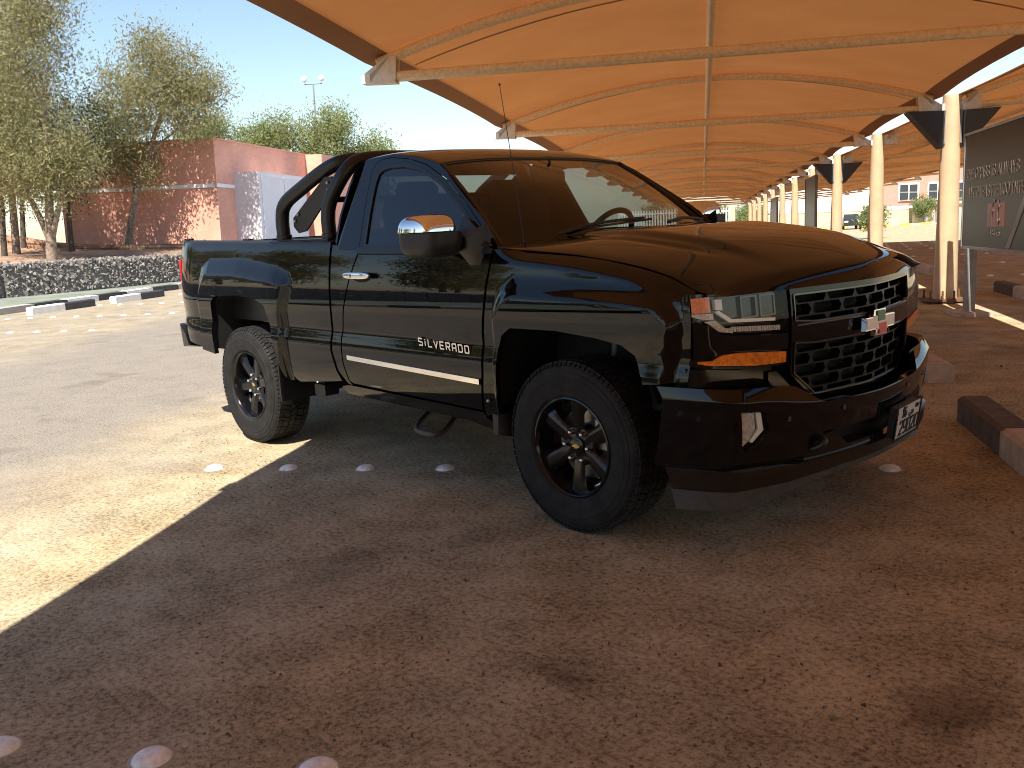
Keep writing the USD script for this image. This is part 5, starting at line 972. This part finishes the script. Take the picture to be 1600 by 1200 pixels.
rbk = far_block('brick_building', 'pale red brick building with white framed windows beyond the far wall', 'building', [('wall', 'salmon_wall', (20.5, 60, 128, 150, -2, 7.6)), ('cornice', 'white_wall', (20.4, 60, 127.8, 150.2, 7.6, 8.6)), ('ground_band', 'white_wall', (20.4, 60, 127.9, 128, -2, 1.6))])
for la in np.arange(24, 50, 3.4):
    w = put(rbk, 'window_frame', prism([(la, 127.8), (la + 2.4, 127.8), (la + 2.4, 127.95), (la, 127.95)], 2.2, 4.4), 'white_wall', False)
    for i in range(2):
        for j in range(2): put(w, 'pane', prism([(la + .15 + i * 1.1, 127.7), (la + 1.1 + i * 1.1, 127.7), (la + 1.1 + i * 1.1, 127.8), (la + .15 + i * 1.1, 127.8)], 2.35 + j * 1.0, 3.2 + j * 1.0), 'window_dark', False)
far_block('white_building', 'plain white building standing left of the pale red one', 'building', [('wall', 'white_wall', (5.5, 20.3, 126, 146, -2, 6.4)), ('parapet', 'white_wall', (5.4, 20.4, 125.9, 146.1, 6.4, 6.8))])
t = thing('parked_car', 'dark car parked at the far road beyond the columns', 'car', None, frame(ground(14.0, 98.0), PE, CA, UP))
put(t, 'body', [bx(0, 0, .62, 1.75, 4.3, .62, .16)], 'car_dark', 30); put(t, 'cabin', hull([(-.8, -1.3, .92), (.8, -1.3, .92), (-.8, 1.3, .92), (.8, 1.3, .92), (-.62, -.7, 1.42), (.62, -.7, 1.42), (-.62, .8, 1.42), (.62, .8, 1.42)]), 'window_dark', False)
for a in (-.78, .78):
    for b in (-1.3, 1.3): put(t, 'wheel', lathe([(0, -.1), (.30, -.1), (.32, -.06), (.32, .06), (.30, .1), (0, .1)], 16).apply_transform(frame((a, b, .32), (0, 1, 0), (1, 0, 0), (0, 0, 1))), 'tyre_rubber', 40)
    put(t, 'headlight', bx(a * .8, -2.13, .72, .35, .06, .14, .03), 'lamp_glass', False)
t = thing('traffic_cone', 'orange traffic cone on the far road beside the dark car', 'traffic cone', None, frame(ground(15.9, 98.0), PE, CA, UP))
put(t, 'cone', lathe([(.0, .75), (.04, .75), (.2, .04), (.2, .03)], 16, 'z'), 'cone_orange', 40); put(t, 'base', bx(0, 0, .02, .5, .5, .04, .01), 'cone_orange', False)
# floodlight mast and street lamp over the red building
t = thing('floodlight_mast', 'thin floodlight mast with two lamps above the trees', 'floodlight')
P0, P1 = L(-22.85, 55.5, -.8), L(-22.85, 55.5, 9.2)
put(t, 'mast', tube([P0, P1], [.09, .045], 8), 'galvanised', True); put(t, 'cross_arm', tube([P1 - PE * .55, P1 + PE * .55], .035, 6), 'galvanised', True)
for s in (-1, 1): put(t, 'lamp', lathe([(.0, -.2), (.10, -.15), (.20, .08), (.19, .12), (0, .13)], 14, 'z').apply_transform(frame(P1 + PE * s * .55 + UP * .28, PE, (CA * .6 + UP * .8), (-CA * .8 * 1.0 + UP * .6))), 'lamp_glass', 40)
t = thing('street_lamp', 'small distant street lamp just above the truck roof', 'street lamp')
P0, P1 = L(-25.35, 75.9, -1), L(-25.35, 75.9, 7.2); put(t, 'mast', tube([P0, P1], [.1, .05], 8), 'galvanised', True); put(t, 'arm', tube(bez([P1, P1 + UP * .3 - PE * .3, P1 + UP * .75 - PE * 1.2]), .035, 6), 'galvanised', True)
put(t, 'lamp_head', bx(0, 0, 0, .5, .16, .1, .03, m4=frame(P1 + UP * .76 - PE * 1.3, PE, CA, UP)), 'lamp_glass', False)
# ---------------------------------------------------------------- litter on the ground
r = np.random.default_rng(5); bits = []
for _ in range(6000):
    d = 1.6 + 7.5 * r.random() ** 1.5; a = r.uniform(-.75, .75) + .2; lat, lg = d * math.sin(a), d * math.cos(a); s = r.uniform(.0025, .0085) * (1.8 if r.random() < .04 else 1)
    p = ground(lat, lg, s * .3); R = trimesh.transformations.random_rotation_matrix(r.random(3))[:3, :3]; q = SH[r.integers(12)]
    bits.append((p + (q.vertices * s * [1, 1, .6]) @ R.T, q.faces))
tag(put(None, 'grit', bits, 'worn_dark', False), 'fine dark grit and crumbs scattered over the shaded ground', 'grit', kind='stuff')
for i, (la, lg, mt, lab) in enumerate([(.36, 2.62, 'leaf_dry', 'dry pale leaf lying on the shaded ground, lower centre'), (-2.35, 4.2, 'leaf_dry', 'tiny yellow leaf near the shadow edge on the left')]):
    p = ground(la, lg, .006); tag(put(None, 'fallen_leaf', hull([p + [-.022, 0, 0], p + [.0, .008, .004], p + [.024, .002, .008], p + [0, -.008, .003], p + [0, 0, -.003]]), mt, False), lab, 'leaf')
